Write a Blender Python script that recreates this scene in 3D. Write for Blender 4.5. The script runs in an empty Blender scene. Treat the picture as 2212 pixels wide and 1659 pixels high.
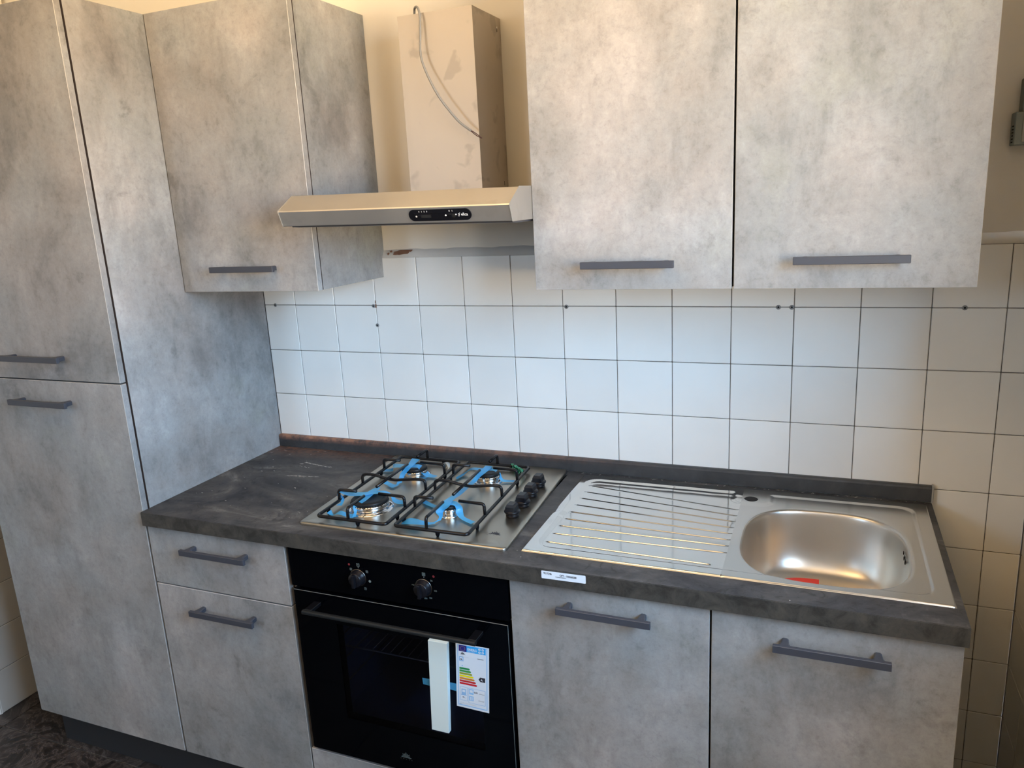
import bpy, bmesh, math, random
from mathutils import Vector, Matrix
C = bpy.context.scene.collection
SC = bpy.context.scene
random.seed(7)

# ------------------------------------------------------------------ camera, light, exposure
# world frame: x runs to the right along the kitchen wall, y = 0 is the face of the wall tiles,
# negative y comes out into the room, z is up.  Helper d = -y is the distance from the wall.
cam = bpy.data.cameras.new('camera')
cam.sensor_width = 36.0
cam.lens = 36.0 * 1650.716 / 2212.0
cam.clip_start = 0.02
camo = bpy.data.objects.new('camera', cam)
C.objects.link(camo)
yaw, pitch, roll = 0.3960008, -0.2359676, -0.0532985
f = Vector((-math.sin(yaw)*math.cos(pitch), math.cos(yaw)*math.cos(pitch), math.sin(pitch)))
r0 = Vector((math.cos(yaw), math.sin(yaw), 0)); u0 = r0.cross(f)
rr = r0*math.cos(roll) + u0*math.sin(roll); uu = -r0*math.sin(roll) + u0*math.cos(roll)
M = Matrix((rr, uu, -f)).transposed().to_4x4()
M.translation = Vector((1.686305, -1.988854, 1.665402))
camo.matrix_world = M
SC.camera = camo

SC.view_settings.view_transform = 'Standard'
SC.view_settings.look = 'None'
SC.view_settings.exposure = 0.0
SC.view_settings.gamma = 1.0
SC.view_settings.use_curve_mapping = False
SC.cycles.use_denoising = True
SC.cycles.max_bounces = 8
SC.cycles.diffuse_bounces = 4
SC.cycles.glossy_bounces = 4
SC.cycles.transparent_max_bounces = 12
SC.cycles.sample_clamp_indirect = 4.0
SC.cycles.caustics_reflective = False
SC.cycles.caustics_refractive = False

WX0, WX1, WD, WH = -2.2, 2.143, 3.7, 2.75       # room
WIN_D0, WIN_D1, WIN_Z0, WIN_Z1 = 0.80, 2.20, 1.24, 2.36   # window in the right-hand wall

world = bpy.data.worlds.new('world'); SC.world = world
world.use_nodes = True
nt = world.node_tree
bg = nt.nodes['Background']
tc = nt.nodes.new('ShaderNodeTexCoord'); sx = nt.nodes.new('ShaderNodeSeparateXYZ')
rp = nt.nodes.new('ShaderNodeValToRGB')
nt.links.new(tc.outputs['Generated'], sx.inputs[0]); 
mr = nt.nodes.new('ShaderNodeMapRange'); mr.inputs[1].default_value = -1; mr.inputs[2].default_value = 1
nt.links.new(sx.outputs['Z'], mr.inputs[0]); nt.links.new(mr.outputs[0], rp.inputs[0])
nt.links.new(rp.outputs[0], bg.inputs[0])
SKY = [(0.0, (0.92, 0.71, 0.47)), (0.488, (1.10, 0.84, 0.53)), (0.535, (0.46, 0.70, 1.0)), (1.0, (0.26, 0.57, 1.0))]
el = rp.color_ramp.elements
el[0].position, el[0].color = SKY[0][0], (*SKY[0][1], 1)
el[1].position, el[1].color = SKY[-1][0], (*SKY[-1][1], 1)
for p_, c_ in SKY[1:-1]:
    e = el.new(p_); e.color = (*c_, 1)
bg.inputs[1].default_value = 31.5

W2_X0, W2_X1, W2_Z0, W2_Z1 = -0.72, -0.20, 1.60, 2.45        # added small window behind the camera, an unseen opening for fill light
def portal(name, loc, look, w, h):
    pl = bpy.data.lights.new(name, 'AREA'); pl.shape = 'RECTANGLE'; pl.size = w; pl.size_y = h
    pl.cycles.is_portal = True
    o = bpy.data.objects.new(name, pl); C.objects.link(o); o.location = loc
    o.rotation_mode = 'QUATERNION'; o.rotation_quaternion = Vector(look).to_track_quat('-Z', 'Y')
portal('window_portal', (WX1+0.02, -(WIN_D0+WIN_D1)/2, (WIN_Z0+WIN_Z1)/2), (-1, 0, 0), WIN_D1-WIN_D0, WIN_Z1-WIN_Z0)
portal('window_portal', ((W2_X0+W2_X1)/2, -WD-0.02, (W2_Z0+W2_Z1)/2), (0, 1, 0), W2_X1-W2_X0, W2_Z1-W2_Z0)

def area(name, loc, aim, sx_, sy_, power, color, spread=180):
    l = bpy.data.lights.new(name, 'AREA'); l.shape = 'RECTANGLE'; l.size = sx_; l.size_y = sy_
    l.energy = power; l.color = color; l.spread = math.radians(spread)
    o = bpy.data.objects.new(name, l); C.objects.link(o)
    o.location = loc; o.rotation_mode = 'QUATERNION'
    o.rotation_quaternion = (Vector(aim)-Vector(loc)).to_track_quat('-Z', 'Y')
    return o
area('warm_ceiling_fill', (0.6, -1.3, 2.70), (0.6, -1.3, 0), 1.2, 0.9, 14, (1.0, 0.62, 0.28))  # added warm fill standing in for light bounced off the ceiling

# ------------------------------------------------------------------ materials
def mat(name):
    m = bpy.data.materials.new(name); m.use_nodes = True
    return m, m.node_tree, m.node_tree.nodes['Principled BSDF']
def simple(name, col, rough=0.5, metal=0.0, spec=0.5, **kw):
    m, nt, b = mat(name)
    b.inputs['Base Color'].default_value = (*col, 1)
    b.inputs['Roughness'].default_value = rough
    b.inputs['Metallic'].default_value = metal
    b.inputs['Specular IOR Level'].default_value = spec
    for k, v in kw.items(): b.inputs[k].default_value = v
    return m
def node(nt, t, **kw):
    n = nt.nodes.new(t)
    for k, v in kw.items(): setattr(n, k, v)
    return n
def coords(nt, rnd=True, scale=(1, 1, 1), out='Object'):
    t = node(nt, 'ShaderNodeTexCoord'); mp = node(nt, 'ShaderNodeMapping')
    nt.links.new(t.outputs[out], mp.inputs['Vector'])
    mp.inputs['Scale'].default_value = scale
    if rnd:
        oi = node(nt, 'ShaderNodeObjectInfo')
        vm = node(nt, 'ShaderNodeVectorMath', operation='SCALE'); vm.inputs[0].default_value = (13.1, 7.7, 21.3)
        nt.links.new(oi.outputs['Random'], vm.inputs['Scale']); nt.links.new(vm.outputs[0], mp.inputs['Location'])
    return mp.outputs[0]
def noise(nt, vec, scale, detail=6, rough=0.6, dist=0.0):
    n = node(nt, 'ShaderNodeTexNoise'); n.inputs['Scale'].default_value = scale
    n.inputs['Detail'].default_value = detail; n.inputs['Roughness'].default_value = rough
    n.inputs['Distortion'].default_value = dist
    nt.links.new(vec, n.inputs['Vector']); return n
def ramp(nt, fac, stops):
    r = node(nt, 'ShaderNodeValToRGB'); e = r.color_ramp.elements
    e[0].position = stops[0][0]; e[0].color = (*stops[0][1], 1)
    e[1].position = stops[-1][0]; e[1].color = (*stops[-1][1], 1)
    for p, c in stops[1:-1]:
        k = e.new(p); k.color = (*c, 1)
    nt.links.new(fac, r.inputs[0]); return r.outputs[0]
def mix(nt, fac, a, b, mode='MIX'):
    m = node(nt, 'ShaderNodeMix', data_type='RGBA', blend_type=mode)
    if isinstance(fac, (int, float)): m.inputs[0].default_value = fac
    else: nt.links.new(fac, m.inputs[0])
    for i, v in ((6, a), (7, b)):
        if isinstance(v, tuple): m.inputs[i].default_value = (*v, 1)
        else: nt.links.new(v, m.inputs[i])
    return m.outputs[2]
def g(v): return (v, v, v)
def bump(nt, b, h, strength=0.1, dist=0.001):
    n = node(nt, 'ShaderNodeBump'); n.inputs['Strength'].default_value = strength
    n.inputs['Distance'].default_value = dist
    nt.links.new(h, n.inputs['Height']); nt.links.new(n.outputs[0], b.inputs['Normal'])

def concrete(name, base=0.40, tint=(1.0, 0.98, 0.95)):
    m, nt, b = mat(name)
    v = coords(nt)
    def t(k): return tuple(base*k*c for c in tint)
    n1 = noise(nt, v, 2.1, 12, 0.62, 0.35)
    c = ramp(nt, n1.outputs[0], [(0.34, t(0.64)), (0.46, t(0.92)), (0.55, t(1.07)), (0.66, t(1.34))])
    vs = coords(nt, True, (2.0, 2.0, 1.0))
    n4 = noise(nt, vs, 5.0, 10, 0.72, 0.25)
    c = mix(nt, 1.0, c, ramp(nt, n4.outputs[0], [(0.36, g(0.78)), (0.48, g(0.98)), (0.56, g(1.04)), (0.66, g(1.15))]), 'MULTIPLY')
    n2 = noise(nt, v, 3.4, 6, 0.6)
    c = mix(nt, 1.0, c, ramp(nt, n2.outputs[0], [(0.38, (1.035, 0.99, 0.965)), (0.50, (1.0, 1.0, 1.0)), (0.60, (0.965, 1.0, 1.025)), (0.68, (0.975, 1.012, 0.985))]), 'MULTIPLY')
    n3 = noise(nt, v, 62, 11, 0.82, 0.3)
    c = mix(nt, 1.0, c, ramp(nt, n3.outputs[0], [(0.34, g(0.78)), (0.47, g(0.98)), (0.55, g(1.03)), (0.68, g(1.14))]), 'MULTIPLY')
    n5 = noise(nt, v, 7.5, 10, 0.68, 0.35)
    c = mix(nt, 1.0, c, ramp(nt, n5.outputs[0], [(0.35, g(1.10)), (0.42, g(1.0)), (0.60, g(1.0)), (0.68, g(0.74))]), 'MULTIPLY')
    nt.links.new(c, b.inputs['Base Color'])
    b.inputs['Roughness'].default_value = 0.5
    b.inputs['Specular IOR Level'].default_value = 0.35
    bump(nt, b, n3.outputs[0], 0.12, 0.0006)
    return m
M_CON = concrete('concrete_laminate', 0.272)
M_EDGE = simple('laminate_edge_highlight', (0.46, 0.43, 0.39), 0.45)  # paler than the doors, painting in the highlight along their bevels
M_GAP = simple('carcass_gap_shade', (0.035, 0.025, 0.022), 0.8)  # dark colour painted in for the shade of the door gaps
M_CARC = concrete('carcass_laminate', 0.272)
M_WHITE = simple('white_melamine', (0.7, 0.69, 0.66), 0.5)
M_HAN = simple('anthracite_plastic', (0.042, 0.045, 0.056), 0.48, 0.0, 0.45)
M_PLINTH = simple('dark_plinth', (0.022, 0.024, 0.028), 0.45)

# worktop: dark slate laminate with plaster dust and a rusty stain in the rear left corner
def slate(name, dust=True):
    m, nt, b = mat(name)
    v = coords(nt, False, (1, 1, 1))
    vs = coords(nt, False, (1.3, 2.6, 1.6))
    n1 = noise(nt, vs, 3.0, 10, 0.68, 1.2)
    c = ramp(nt, n1.outputs[0], [(0.36, (0.026, 0.026, 0.030)), (0.48, (0.046, 0.046, 0.048)), (0.58, (0.066, 0.064, 0.063)), (0.68, (0.13, 0.125, 0.12))])
    n2 = noise(nt, v, 24, 8, 0.72, 1.6)
    c = mix(nt, 1.0, c, ramp(nt, n2.outputs[0], [(0.36, g(0.5)), (0.44, g(0.93)), (0.58, g(1.05)), (0.66, g(1.45))]), 'MULTIPLY')
    if dust:
        n3 = noise(nt, v, 60, 6, 0.7)
        geo = node(nt, 'ShaderNodeSeparateXYZ'); nt.links.new(v, geo.inputs[0])
        # rusty sawdust along the upstand, fading away from the corner at x=0,y=0
        gx = node(nt, 'ShaderNodeMapRange'); gx.inputs[1].default_value = 0.0; gx.inputs[2].default_value = 0.85
        gx.inputs[3].default_value = 1.0; gx.inputs[4].default_value = 0.0
        nt.links.new(geo.outputs['X'], gx.inputs[0])
        gy = node(nt, 'ShaderNodeMapRange'); gy.inputs[1].default_value = -0.11; gy.inputs[2].default_value = 0.0
        gy.inputs[3].default_value = 0.0; gy.inputs[4].default_value = 1.0
        nt.links.new(geo.outputs['Y'], gy.inputs[0])
        mm = node(nt, 'ShaderNodeMath', operation='MULTIPLY'); nt.links.new(gx.outputs[0], mm.inputs[0]); nt.links.new(gy.outputs[0], mm.inputs[1])
        m2 = node(nt, 'ShaderNodeMath', operation='MULTIPLY'); nt.links.new(mm.outputs[0], m2.inputs[0])
        s3 = node(nt, 'ShaderNodeMapRange'); s3.inputs[1].default_value = 0.35; s3.inputs[2].default_value = 0.62
        nt.links.new(n3.outputs[0], s3.inputs[0]); nt.links.new(s3.outputs[0], m2.inputs[1])
        m3 = node(nt, 'ShaderNodeMath', operation='MULTIPLY'); nt.links.new(m2.outputs[0], m3.inputs[0]); m3.inputs[1].default_value = 0.9
        c = mix(nt, m3.outputs[0], c, (0.27, 0.125, 0.07))
        # white specks of plaster dust
        vo = node(nt, 'ShaderNodeTexVoronoi'); vo.inputs['Scale'].default_value = 42; nt.links.new(v, vo.inputs['Vector'])
        lt = node(nt, 'ShaderNodeMath', operation='LESS_THAN'); lt.inputs[1].default_value = 0.045; nt.links.new(vo.outputs['Distance'], lt.inputs[0])
        n6 = noise(nt, v, 9, 2, 0.5)
        gt = node(nt, 'ShaderNodeMath', operation='GREATER_THAN'); gt.inputs[1].default_value = 0.55; nt.links.new(n6.outputs[0], gt.inputs[0])
        sp = node(nt, 'ShaderNodeMath', operation='MULTIPLY'); nt.links.new(lt.outputs[0], sp.inputs[0]); nt.links.new(gt.outputs[0], sp.inputs[1])
        c = mix(nt, sp.outputs[0], c, (0.5, 0.48, 0.45))
    nt.links.new(c, b.inputs['Base Color'])
    b.inputs['Roughness'].default_value = 0.5
    b.inputs['Specular IOR Level'].default_value = 0.22
    bump(nt, b, n2.outputs[0], 0.15, 0.0008)
    return m
M_TOP = slate('slate_worktop')
M_TOPF = simple('worktop_front_edge', (0.05, 0.047, 0.04), 0.5)
def olive():
    m, nt, b = mat('worktop_front_band'); v = coords(nt, False)
    n1 = noise(nt, v, 26, 10, 0.75, 0.6)
    c = ramp(nt, n1.outputs[0], [(0.38, (0.018, 0.017, 0.014)), (0.5, (0.040, 0.037, 0.032)), (0.64, (0.062, 0.056, 0.044))])
    nt.links.new(c, b.inputs['Base Color']); b.inputs['Roughness'].default_value = 0.5; return m
M_TOPF = olive()
def upst():
    m, nt, b = mat('upstand_strip'); v = coords(nt, False)
    n1 = noise(nt, v, 18, 8, 0.65, 0.5)
    c = ramp(nt, n1.outputs[0], [(0.35, (0.032, 0.034, 0.036)), (0.65, (0.052, 0.053, 0.055))])
    geo = node(nt, 'ShaderNodeSeparateXYZ'); nt.links.new(v, geo.inputs[0])
    gx = node(nt, 'ShaderNodeMapRange'); gx.inputs[1].default_value = 0.0; gx.inputs[2].default_value = 1.3
    gx.inputs[3].default_value = 1.0; gx.inputs[4].default_value = 0.0
    nt.links.new(geo.outputs['X'], gx.inputs[0])
    gz = node(nt, 'ShaderNodeMapRange'); gz.inputs[1].default_value = 0.922; gz.inputs[2].default_value = 0.940
    nt.links.new(geo.outputs['Z'], gz.inputs[0])
    mm = node(nt, 'ShaderNodeMath', operation='MULTIPLY'); nt.links.new(gx.outputs[0], mm.inputs[0]); nt.links.new(gz.outputs[0], mm.inputs[1])
    n2 = noise(nt, v, 45, 5, 0.7)
    s3 = node(nt, 'ShaderNodeMapRange'); s3.inputs[1].default_value = 0.3; s3.inputs[2].default_value = 0.6
    nt.links.new(n2.outputs[0], s3.inputs[0])
    m2 = node(nt, 'ShaderNodeMath', operation='MULTIPLY'); nt.links.new(mm.outputs[0], m2.inputs[0]); nt.links.new(s3.outputs[0], m2.inputs[1])
    c = mix(nt, m2.outputs[0], c, (0.36, 0.17, 0.10))
    nt.links.new(c, b.inputs['Base Color']); b.inputs['Roughness'].default_value = 0.5; b.inputs['Specular IOR Level'].default_value = 0.25; return m
M_UP = upst()

def tilemat(name, col, rough=0.18):
    m, nt, b = mat(name); v = coords(nt)
    oi = node(nt, 'ShaderNodeObjectInfo')
    n1 = noise(nt, v, 3.5, 4, 0.5)
    c = ramp(nt, n1.outputs[0], [(0.3, tuple(x*0.95 for x in col)), (0.7, tuple(min(x*1.03, 1) for x in col))])
    c = mix(nt, 1.0, c, ramp(nt, oi.outputs['Random'], [(0, g(0.94)), (1, g(1.03))]), 'MULTIPLY')
    nt.links.new(c, b.inputs['Base Color'])
    b.inputs['Roughness'].default_value = rough
    n2 = noise(nt, v, 14, 3, 0.5); bump(nt, b, n2.outputs[0], 0.25, 0.0012)
    return m
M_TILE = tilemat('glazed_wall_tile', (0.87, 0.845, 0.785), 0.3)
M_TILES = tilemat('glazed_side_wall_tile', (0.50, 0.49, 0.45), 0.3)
def groutm():
    m, nt, b = mat('grout'); v = coords(nt, False); n1 = noise(nt, v, 20, 4)
    c = ramp(nt, n1.outputs[0], [(0.35, (0.10, 0.085, 0.07)), (0.6, (0.19, 0.17, 0.15))])
    nt.links.new(c, b.inputs['Base Color']); b.inputs['Roughness'].default_value = 0.9; return m
M_GROUT = groutm()
def paint(name, col, amp=0.05):
    m, nt, b = mat(name); v = coords(nt, False); n1 = noise(nt, v, 2.2, 6, 0.6)
    c = ramp(nt, n1.outputs[0], [(0.3, tuple(x*(1-amp) for x in col)), (0.7, col)])
    nt.links.new(c, b.inputs['Base Color']); b.inputs['Roughness'].default_value = 0.85
    b.inputs['Specular IOR Level'].default_value = 0.25
    n2 = noise(nt, v, 90, 5, 0.6); bump(nt, b, n2.outputs[0], 0.25, 0.001)
    return m
M_PAINT = paint('cream_wall_paint', (0.80, 0.75, 0.66))
M_CEIL = paint('ceiling_paint', (0.82, 0.77, 0.68), 0.03)
M_MORTAR = paint('rough_mortar', (0.66, 0.64, 0.60), 0.2)
M_PEEL = simple('exposed_brick_patch', (0.22, 0.115, 0.075), 0.95)
def floorm():
    m, nt, b = mat('dark_swirled_floor'); v = coords(nt, False)
    n0 = noise(nt, v, 6, 5, 0.6, 2.0)
    n1 = noise(nt, v, 7, 7, 0.62, 3.5)
    c = ramp(nt, n1.outputs[0], [(0.40, (0.012, 0.010, 0.009)), (0.485, (0.028, 0.022, 0.020)), (0.505, (0.105, 0.088, 0.078)), (0.525, (0.026, 0.021, 0.020)), (0.56, (0.05, 0.040, 0.036)), (0.58, (0.02, 0.016, 0.015))])
    nt.links.new(c, b.inputs['Base Color']); b.inputs['Roughness'].default_value = 0.38
    bump(nt, b, n1.outputs[0], 0.35, 0.002); return m
M_FLOOR = floorm()
M_FGROUT = simple('floor_grout', (0.13, 0.11, 0.09), 0.9)

def metal(name, col, rough, rvar=0.08, aniso=None, bmp=0.0, bscale=6, smudge=0.0):
    m, nt, b = mat(name); v = coords(nt, False)
    b.inputs['Metallic'].default_value = 1.0
    n1 = noise(nt, v, 7, 6, 0.6, 0.6)
    c = ramp(nt, n1.outputs[0], [(0.3, tuple(x*0.94 for x in col)), (0.7, col)])
    if smudge:
        n3 = noise(nt, v, 13, 3, 0.5, 0.4)
        c = mix(nt, 1.0, c, ramp(nt, n3.outputs[0], [(0.60, g(1.0)), (0.66, g(1-smudge))]), 'MULTIPLY')
    nt.links.new(c, b.inputs['Base Color'])
    r = node(nt, 'ShaderNodeMapRange'); r.inputs[3].default_value = rough-rvar/2; r.inputs[4].default_value = rough+rvar/2
    nt.links.new(n1.outputs[0], r.inputs[0]); nt.links.new(r.outputs[0], b.inputs['Roughness'])
    if aniso:
        vs = coords(nt, False, aniso); n2 = noise(nt, vs, 1.0, 3, 0.7); bump(nt, b, n2.outputs[0], 0.10, 0.0003)
    elif bmp:
        n2 = noise(nt, v, bscale, 2, 0.4); bump(nt, b, n2.outputs[0], 1.0, bmp)
    return m
M_HOB = metal('brushed_hob_steel', (0.43, 0.395, 0.33), 0.33, 0.08, (8, 900, 8))
M_SINK = metal('polished_sink_steel', (0.74, 0.73, 0.70), 0.09, 0.05, None, 0.0016, 5)
M_DECK = metal('satin_sink_steel', (0.66, 0.645, 0.61), 0.24, 0.06, None, 0.0008, 6)
M_BASIN = metal('brushed_basin_steel', (0.66, 0.61, 0.54), 0.33, 0.05)
M_HOOD = metal('hood_steel', (0.60, 0.575, 0.53), 0.50, 0.1, None, 0.0003, 12, 0.06)
M_CHIM = metal('chimney_steel', (0.54, 0.495, 0.44), 0.6, 0.08, None, 0, 6, 0.16)
M_CHROME = simple('chrome', (0.8, 0.8, 0.8), 0.12, 1.0)
M_CAP = simple('black_burner_cap', (0.009, 0.009, 0.009), 0.45, 0.0, 0.25)
M_ENAM = simple('black_enamel_rod', (0.006, 0.006, 0.007), 0.25, 0.0, 0.25)
M_KNOB = simple('black_knob_plastic', (0.006, 0.006, 0.008), 0.28, 0.0, 0.22)
M_BLACK = simple('matt_black', (0.003, 0.003, 0.004), 0.7, 0.0, 0.05)
M_GLOSS = simple('black_oven_glass', (0.0008, 0.001, 0.0016), 0.06, 0.0, 0.08)
M_OHAN = simple('oven_handle_black', (0.012, 0.013, 0.013), 0.4, 0.0, 0.18)
M_ENI = simple('oven_cavity_enamel', (0.16, 0.17, 0.24), 0.4)
M_RACK = simple('oven_rack_wire', (0.22, 0.20, 0.18), 0.45, 0.5)
def panem():
    m, nt, b = mat('tinted_oven_pane')
    out = [n for n in nt.nodes if n.type == 'OUTPUT_MATERIAL'][0]
    tr = node(nt, 'ShaderNodeBsdfTransparent'); tr.inputs[0].default_value = (0.52, 0.54, 0.62, 1)
    gl = node(nt, 'ShaderNodeBsdfGlossy'); gl.inputs['Roughness'].default_value = 0.05
    fr = node(nt, 'ShaderNodeFresnel'); fr.inputs[0].default_value = 1.18
    mx = node(nt, 'ShaderNodeMixShader'); nt.links.new(fr.outputs[0], mx.inputs[0])
    nt.links.new(tr.outputs[0], mx.inputs[1]); nt.links.new(gl.outputs[0], mx.inputs[2])
    nt.links.new(mx.outputs[0], out.inputs[0]); return m
M_PANE = panem()
def tapem():
    m, nt, b = mat('blue_adhesive_tape'); v = coords(nt)
    out = [n for n in nt.nodes if n.type == 'OUTPUT_MATERIAL'][0]
    n1 = noise(nt, v, 30, 3, 0.5)
    c = ramp(nt, n1.outputs[0], [(0.3, (0.05, 0.40, 0.86)), (0.7, (0.10, 0.52, 0.95))])
    nt.links.new(c, b.inputs['Base Color']); b.inputs['Roughness'].default_value = 0.3
    tl = node(nt, 'ShaderNodeBsdfTranslucent'); nt.links.new(c, tl.inputs[0])
    mx = node(nt, 'ShaderNodeMixShader'); mx.inputs[0].default_value = 0.3
    nt.links.new(b.outputs[0], mx.inputs[1]); nt.links.new(tl.outputs[0], mx.inputs[2])
    tp = node(nt, 'ShaderNodeBsdfTransparent'); tp.inputs[0].default_value = (0.45, 0.75, 1.0, 1)
    m2 = node(nt, 'ShaderNodeMixShader'); m2.inputs[0].default_value = 0.14
    nt.links.new(mx.outputs[0], m2.inputs[1]); nt.links.new(tp.outputs[0], m2.inputs[2])
    nt.links.new(m2.outputs[0], out.inputs[0]); return m
M_TAPE = tapem()
M_GREEN = simple('green_clear_plastic', (0.02, 0.33, 0.17), 0.12, 0, 0.6, **{'Transmission Weight': 0.55})
M_CLEAR = simple('clear_plastic', (0.75, 0.8, 0.78), 0.1, 0, 0.6, **{'Transmission Weight': 0.6})
M_PAPER = simple('white_label_paper', (0.72, 0.76, 0.80), 0.45)
M_INK = simple('black_ink', (0.02, 0.02, 0.03), 0.6)
M_PRINT = simple('pale_print', (0.13, 0.16, 0.155), 0.6)
M_REDP = simple('red_print', (0.16, 0.012, 0.016), 0.6)
M_RED = simple('red_card', (0.80, 0.05, 0.035), 0.5)
M_FOAM = simple('white_foam', (0.66, 0.74, 0.70), 0.9)
M_CABLE = simple('grey_cable_sheath', (0.20, 0.20, 0.195), 0.5)
M_WIRE = simple('brown_wire', (0.05, 0.02, 0.02), 0.5)
M_PLUG = simple('grey_wall_plug', (0.20, 0.20, 0.20), 0.6)
M_HOLE = simple('drill_hole', (0.005, 0.005, 0.005), 1.0)
M_DUST = simple('plaster_dust', (0.55, 0.53, 0.50), 0.95)
M_BOX = simple('grey_green_box_plastic', (0.19, 0.205, 0.17), 0.5)
M_BOXL = simple('pale_box_plastic', (0.36, 0.36, 0.31), 0.45)
M_CAPGREY = simple('grey_end_cap', (0.30, 0.29, 0.26), 0.5)
def flat(name, col): return simple(name, col, 0.5)
M_EU = flat('energy_dark_blue', (0.02, 0.015, 0.20)); M_CY = flat('energy_cyan', (0.03, 0.36, 0.75))
M_BORD = flat('energy_border_blue', (0.28, 0.52, 0.78)); M_ICON = flat('energy_icon_blue', (0.28, 0.48, 0.72))
ARR = [flat('arrow_'+n, c) for n, c in (('dark_green', (0.01, 0.22, 0.06)), ('green', (0.04, 0.28, 0.05)), ('olive', (0.30, 0.33, 0.02)), ('yellow', (0.85, 0.68, 0.0)), ('orange', (0.65, 0.24, 0.02)), ('red', (0.50, 0.02, 0.02)), ('deep_red', (0.55, 0.01, 0.02)))]

# ------------------------------------------------------------------ mesh helpers
def link(name, me, mats, parent=None):
    o = bpy.data.objects.new(name, me); C.objects.link(o)
    if not isinstance(mats, (list, tuple)): mats = [mats]
    if not me.materials:
        for m in mats: me.materials.append(m)
    if parent:
        o.parent = parent
        w = Vector((0, 0, 0)); p = parent
        while p: w += p.location; p = p.parent
        o.location = -w
    return o
def tag(o, label=None, cat=None, group=None, kind=None):
    if label: o['label'] = label
    if cat: o['category'] = cat
    if group: o['group'] = group
    if kind: o['kind'] = kind
    return o
def thing(name, label, cat, loc, group=None):
    o = bpy.data.objects.new(name, None); C.objects.link(o); o.location = loc
    o.empty_display_size = 0.05
    return tag(o, label, cat, group)
def bm_new(): return bmesh.new()
def finish(bm, name, mats, parent=None, smooth=False):
    me = bpy.data.meshes.new(name); bm.normal_update(); bm.to_mesh(me); bm.free()
    if smooth:
        for p in me.polygons: p.use_smooth = True
    return link(name, me, mats, parent)
def abox(bm, x0, x1, d0, d1, z0, z1, bev=0.0, seg=1, mi=0, front=None):
    """box in x / distance-from-wall / z; front = material index for the room-facing side"""
    vs = [bm.verts.new((x, -d, z)) for x in (x0, x1) for d in (d0, d1) for z in (z0, z1)]
    F = [(0, 1, 3, 2), (4, 6, 7, 5), (0, 4, 5, 1), (2, 3, 7, 6), (0, 2, 6, 4), (1, 5, 7, 3)]
    fs = [bm.faces.new([vs[i] for i in q]) for q in F]
    bmesh.ops.recalc_face_normals(bm, faces=fs)
    for q in fs: q.material_index = mi
    if front is not None: fs[3].material_index = front
    if bev > 0:
        es = list({e for q in fs for e in q.edges})
        bmesh.ops.bevel(bm, geom=es, offset=bev, segments=seg, profile=0.5, affect='EDGES')
    return fs
def box(name, x0, x1, d0, d1, z0, z1, m, parent=None, bev=0.0, seg=1):
    bm = bm_new(); abox(bm, x0, x1, d0, d1, z0, z1, bev, seg); return finish(bm, name, m, parent)
def cyl(bm, c, axis, r0, r1, h, n=24, mi=0, cap=True):
    """frustum from point c along axis"""
    a = Vector(axis).normalized(); t = a.orthogonal().normalized(); b = a.cross(t)
    c = Vector(c); A = []; B = []
    for i in range(n):
        th = 2*math.pi*i/n; v = t*math.cos(th)+b*math.sin(th)
        A.append(bm.verts.new(c+v*r0)); B.append(bm.verts.new(c+a*h+v*r1))
    fs = [bm.faces.new((A[i], A[(i+1) % n], B[(i+1) % n], B[i])) for i in range(n)]
    if cap: fs += [bm.faces.new(A[::-1]), bm.faces.new(B)]
    for q in fs: q.material_index = mi
    return fs
def lathe(bm, c, axis, prof, n=28, mi=0, close=True):
    """prof = [(radius, height)...]"""
    a = Vector(axis).normalized(); t = a.orthogonal().normalized(); b = a.cross(t); c = Vector(c)
    rings = []
    for r, h in prof:
        rings.append([bm.verts.new(c+a*h+(t*math.cos(2*math.pi*i/n)+b*math.sin(2*math.pi*i/n))*max(r, 1e-5)) for i in range(n)])
    for A, B in zip(rings, rings[1:]):
        for i in range(n):
            q = bm.faces.new((A[i], A[(i+1) % n], B[(i+1) % n], B[i])); q.material_index = mi
    if close:
        q = bm.faces.new(rings[0][::-1]); q.material_index = mi
        q = bm.faces.new(rings[-1]); q.material_index = mi
def smooth_path(pts, r=0.006, n=5):
    """round the corners of a polyline"""
    pts = [Vector(p) for p in pts]; out = [pts[0]]
    for a, b, c in zip(pts, pts[1:], pts[2:]):
        la, lc = (a-b).length, (c-b).length; k = min(r, la*0.45, lc*0.45)
        p = b+(a-b).normalized()*k; q = b+(c-b).normalized()*k
        for i in range(n+1):
            s = i/n; out.append((1-s)**2*p+2*s*(1-s)*b+s*s*q)
    out.append(pts[-1]); return out
def tube(bm, pts, r, n=10, mi=0, closed=False):
    pts = [Vector(p) for p in pts]; N = len(pts); rings = []
    ref = None
    for i, p in enumerate(pts):
        if closed: tn = (pts[(i+1) % N]-pts[i-1]).normalized()
        else: tn = (pts[min(i+1, N-1)]-pts[max(i-1, 0)]).normalized()
        if ref is None: ref = tn.orthogonal().normalized()
        ref = (ref-tn*ref.dot(tn)).normalized(); b = tn.cross(ref)
        rings.append([bm.verts.new(p+(ref*math.cos(2*math.pi*k/n)+b*math.sin(2*math.pi*k/n))*r) for k in range(n)])
    prs = list(zip(rings, rings[1:]))
    if closed:
        # match the twist of the last ring to the first
        best = min(range(n), key=lambda s: (rings[-1][s].co-rings[0][0].co).length)
        prs.append((rings[-1][best:]+rings[-1][:best], rings[0]))
    for A, B in prs:
        for k in range(n):
            q = bm.faces.new((A[k], A[(k+1) % n], B[(k+1) % n], B[k])); q.material_index = mi
    if not closed:
        for q in (bm.faces.new(rings[0][::-1]), bm.faces.new(rings[-1])): q.material_index = mi
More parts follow.
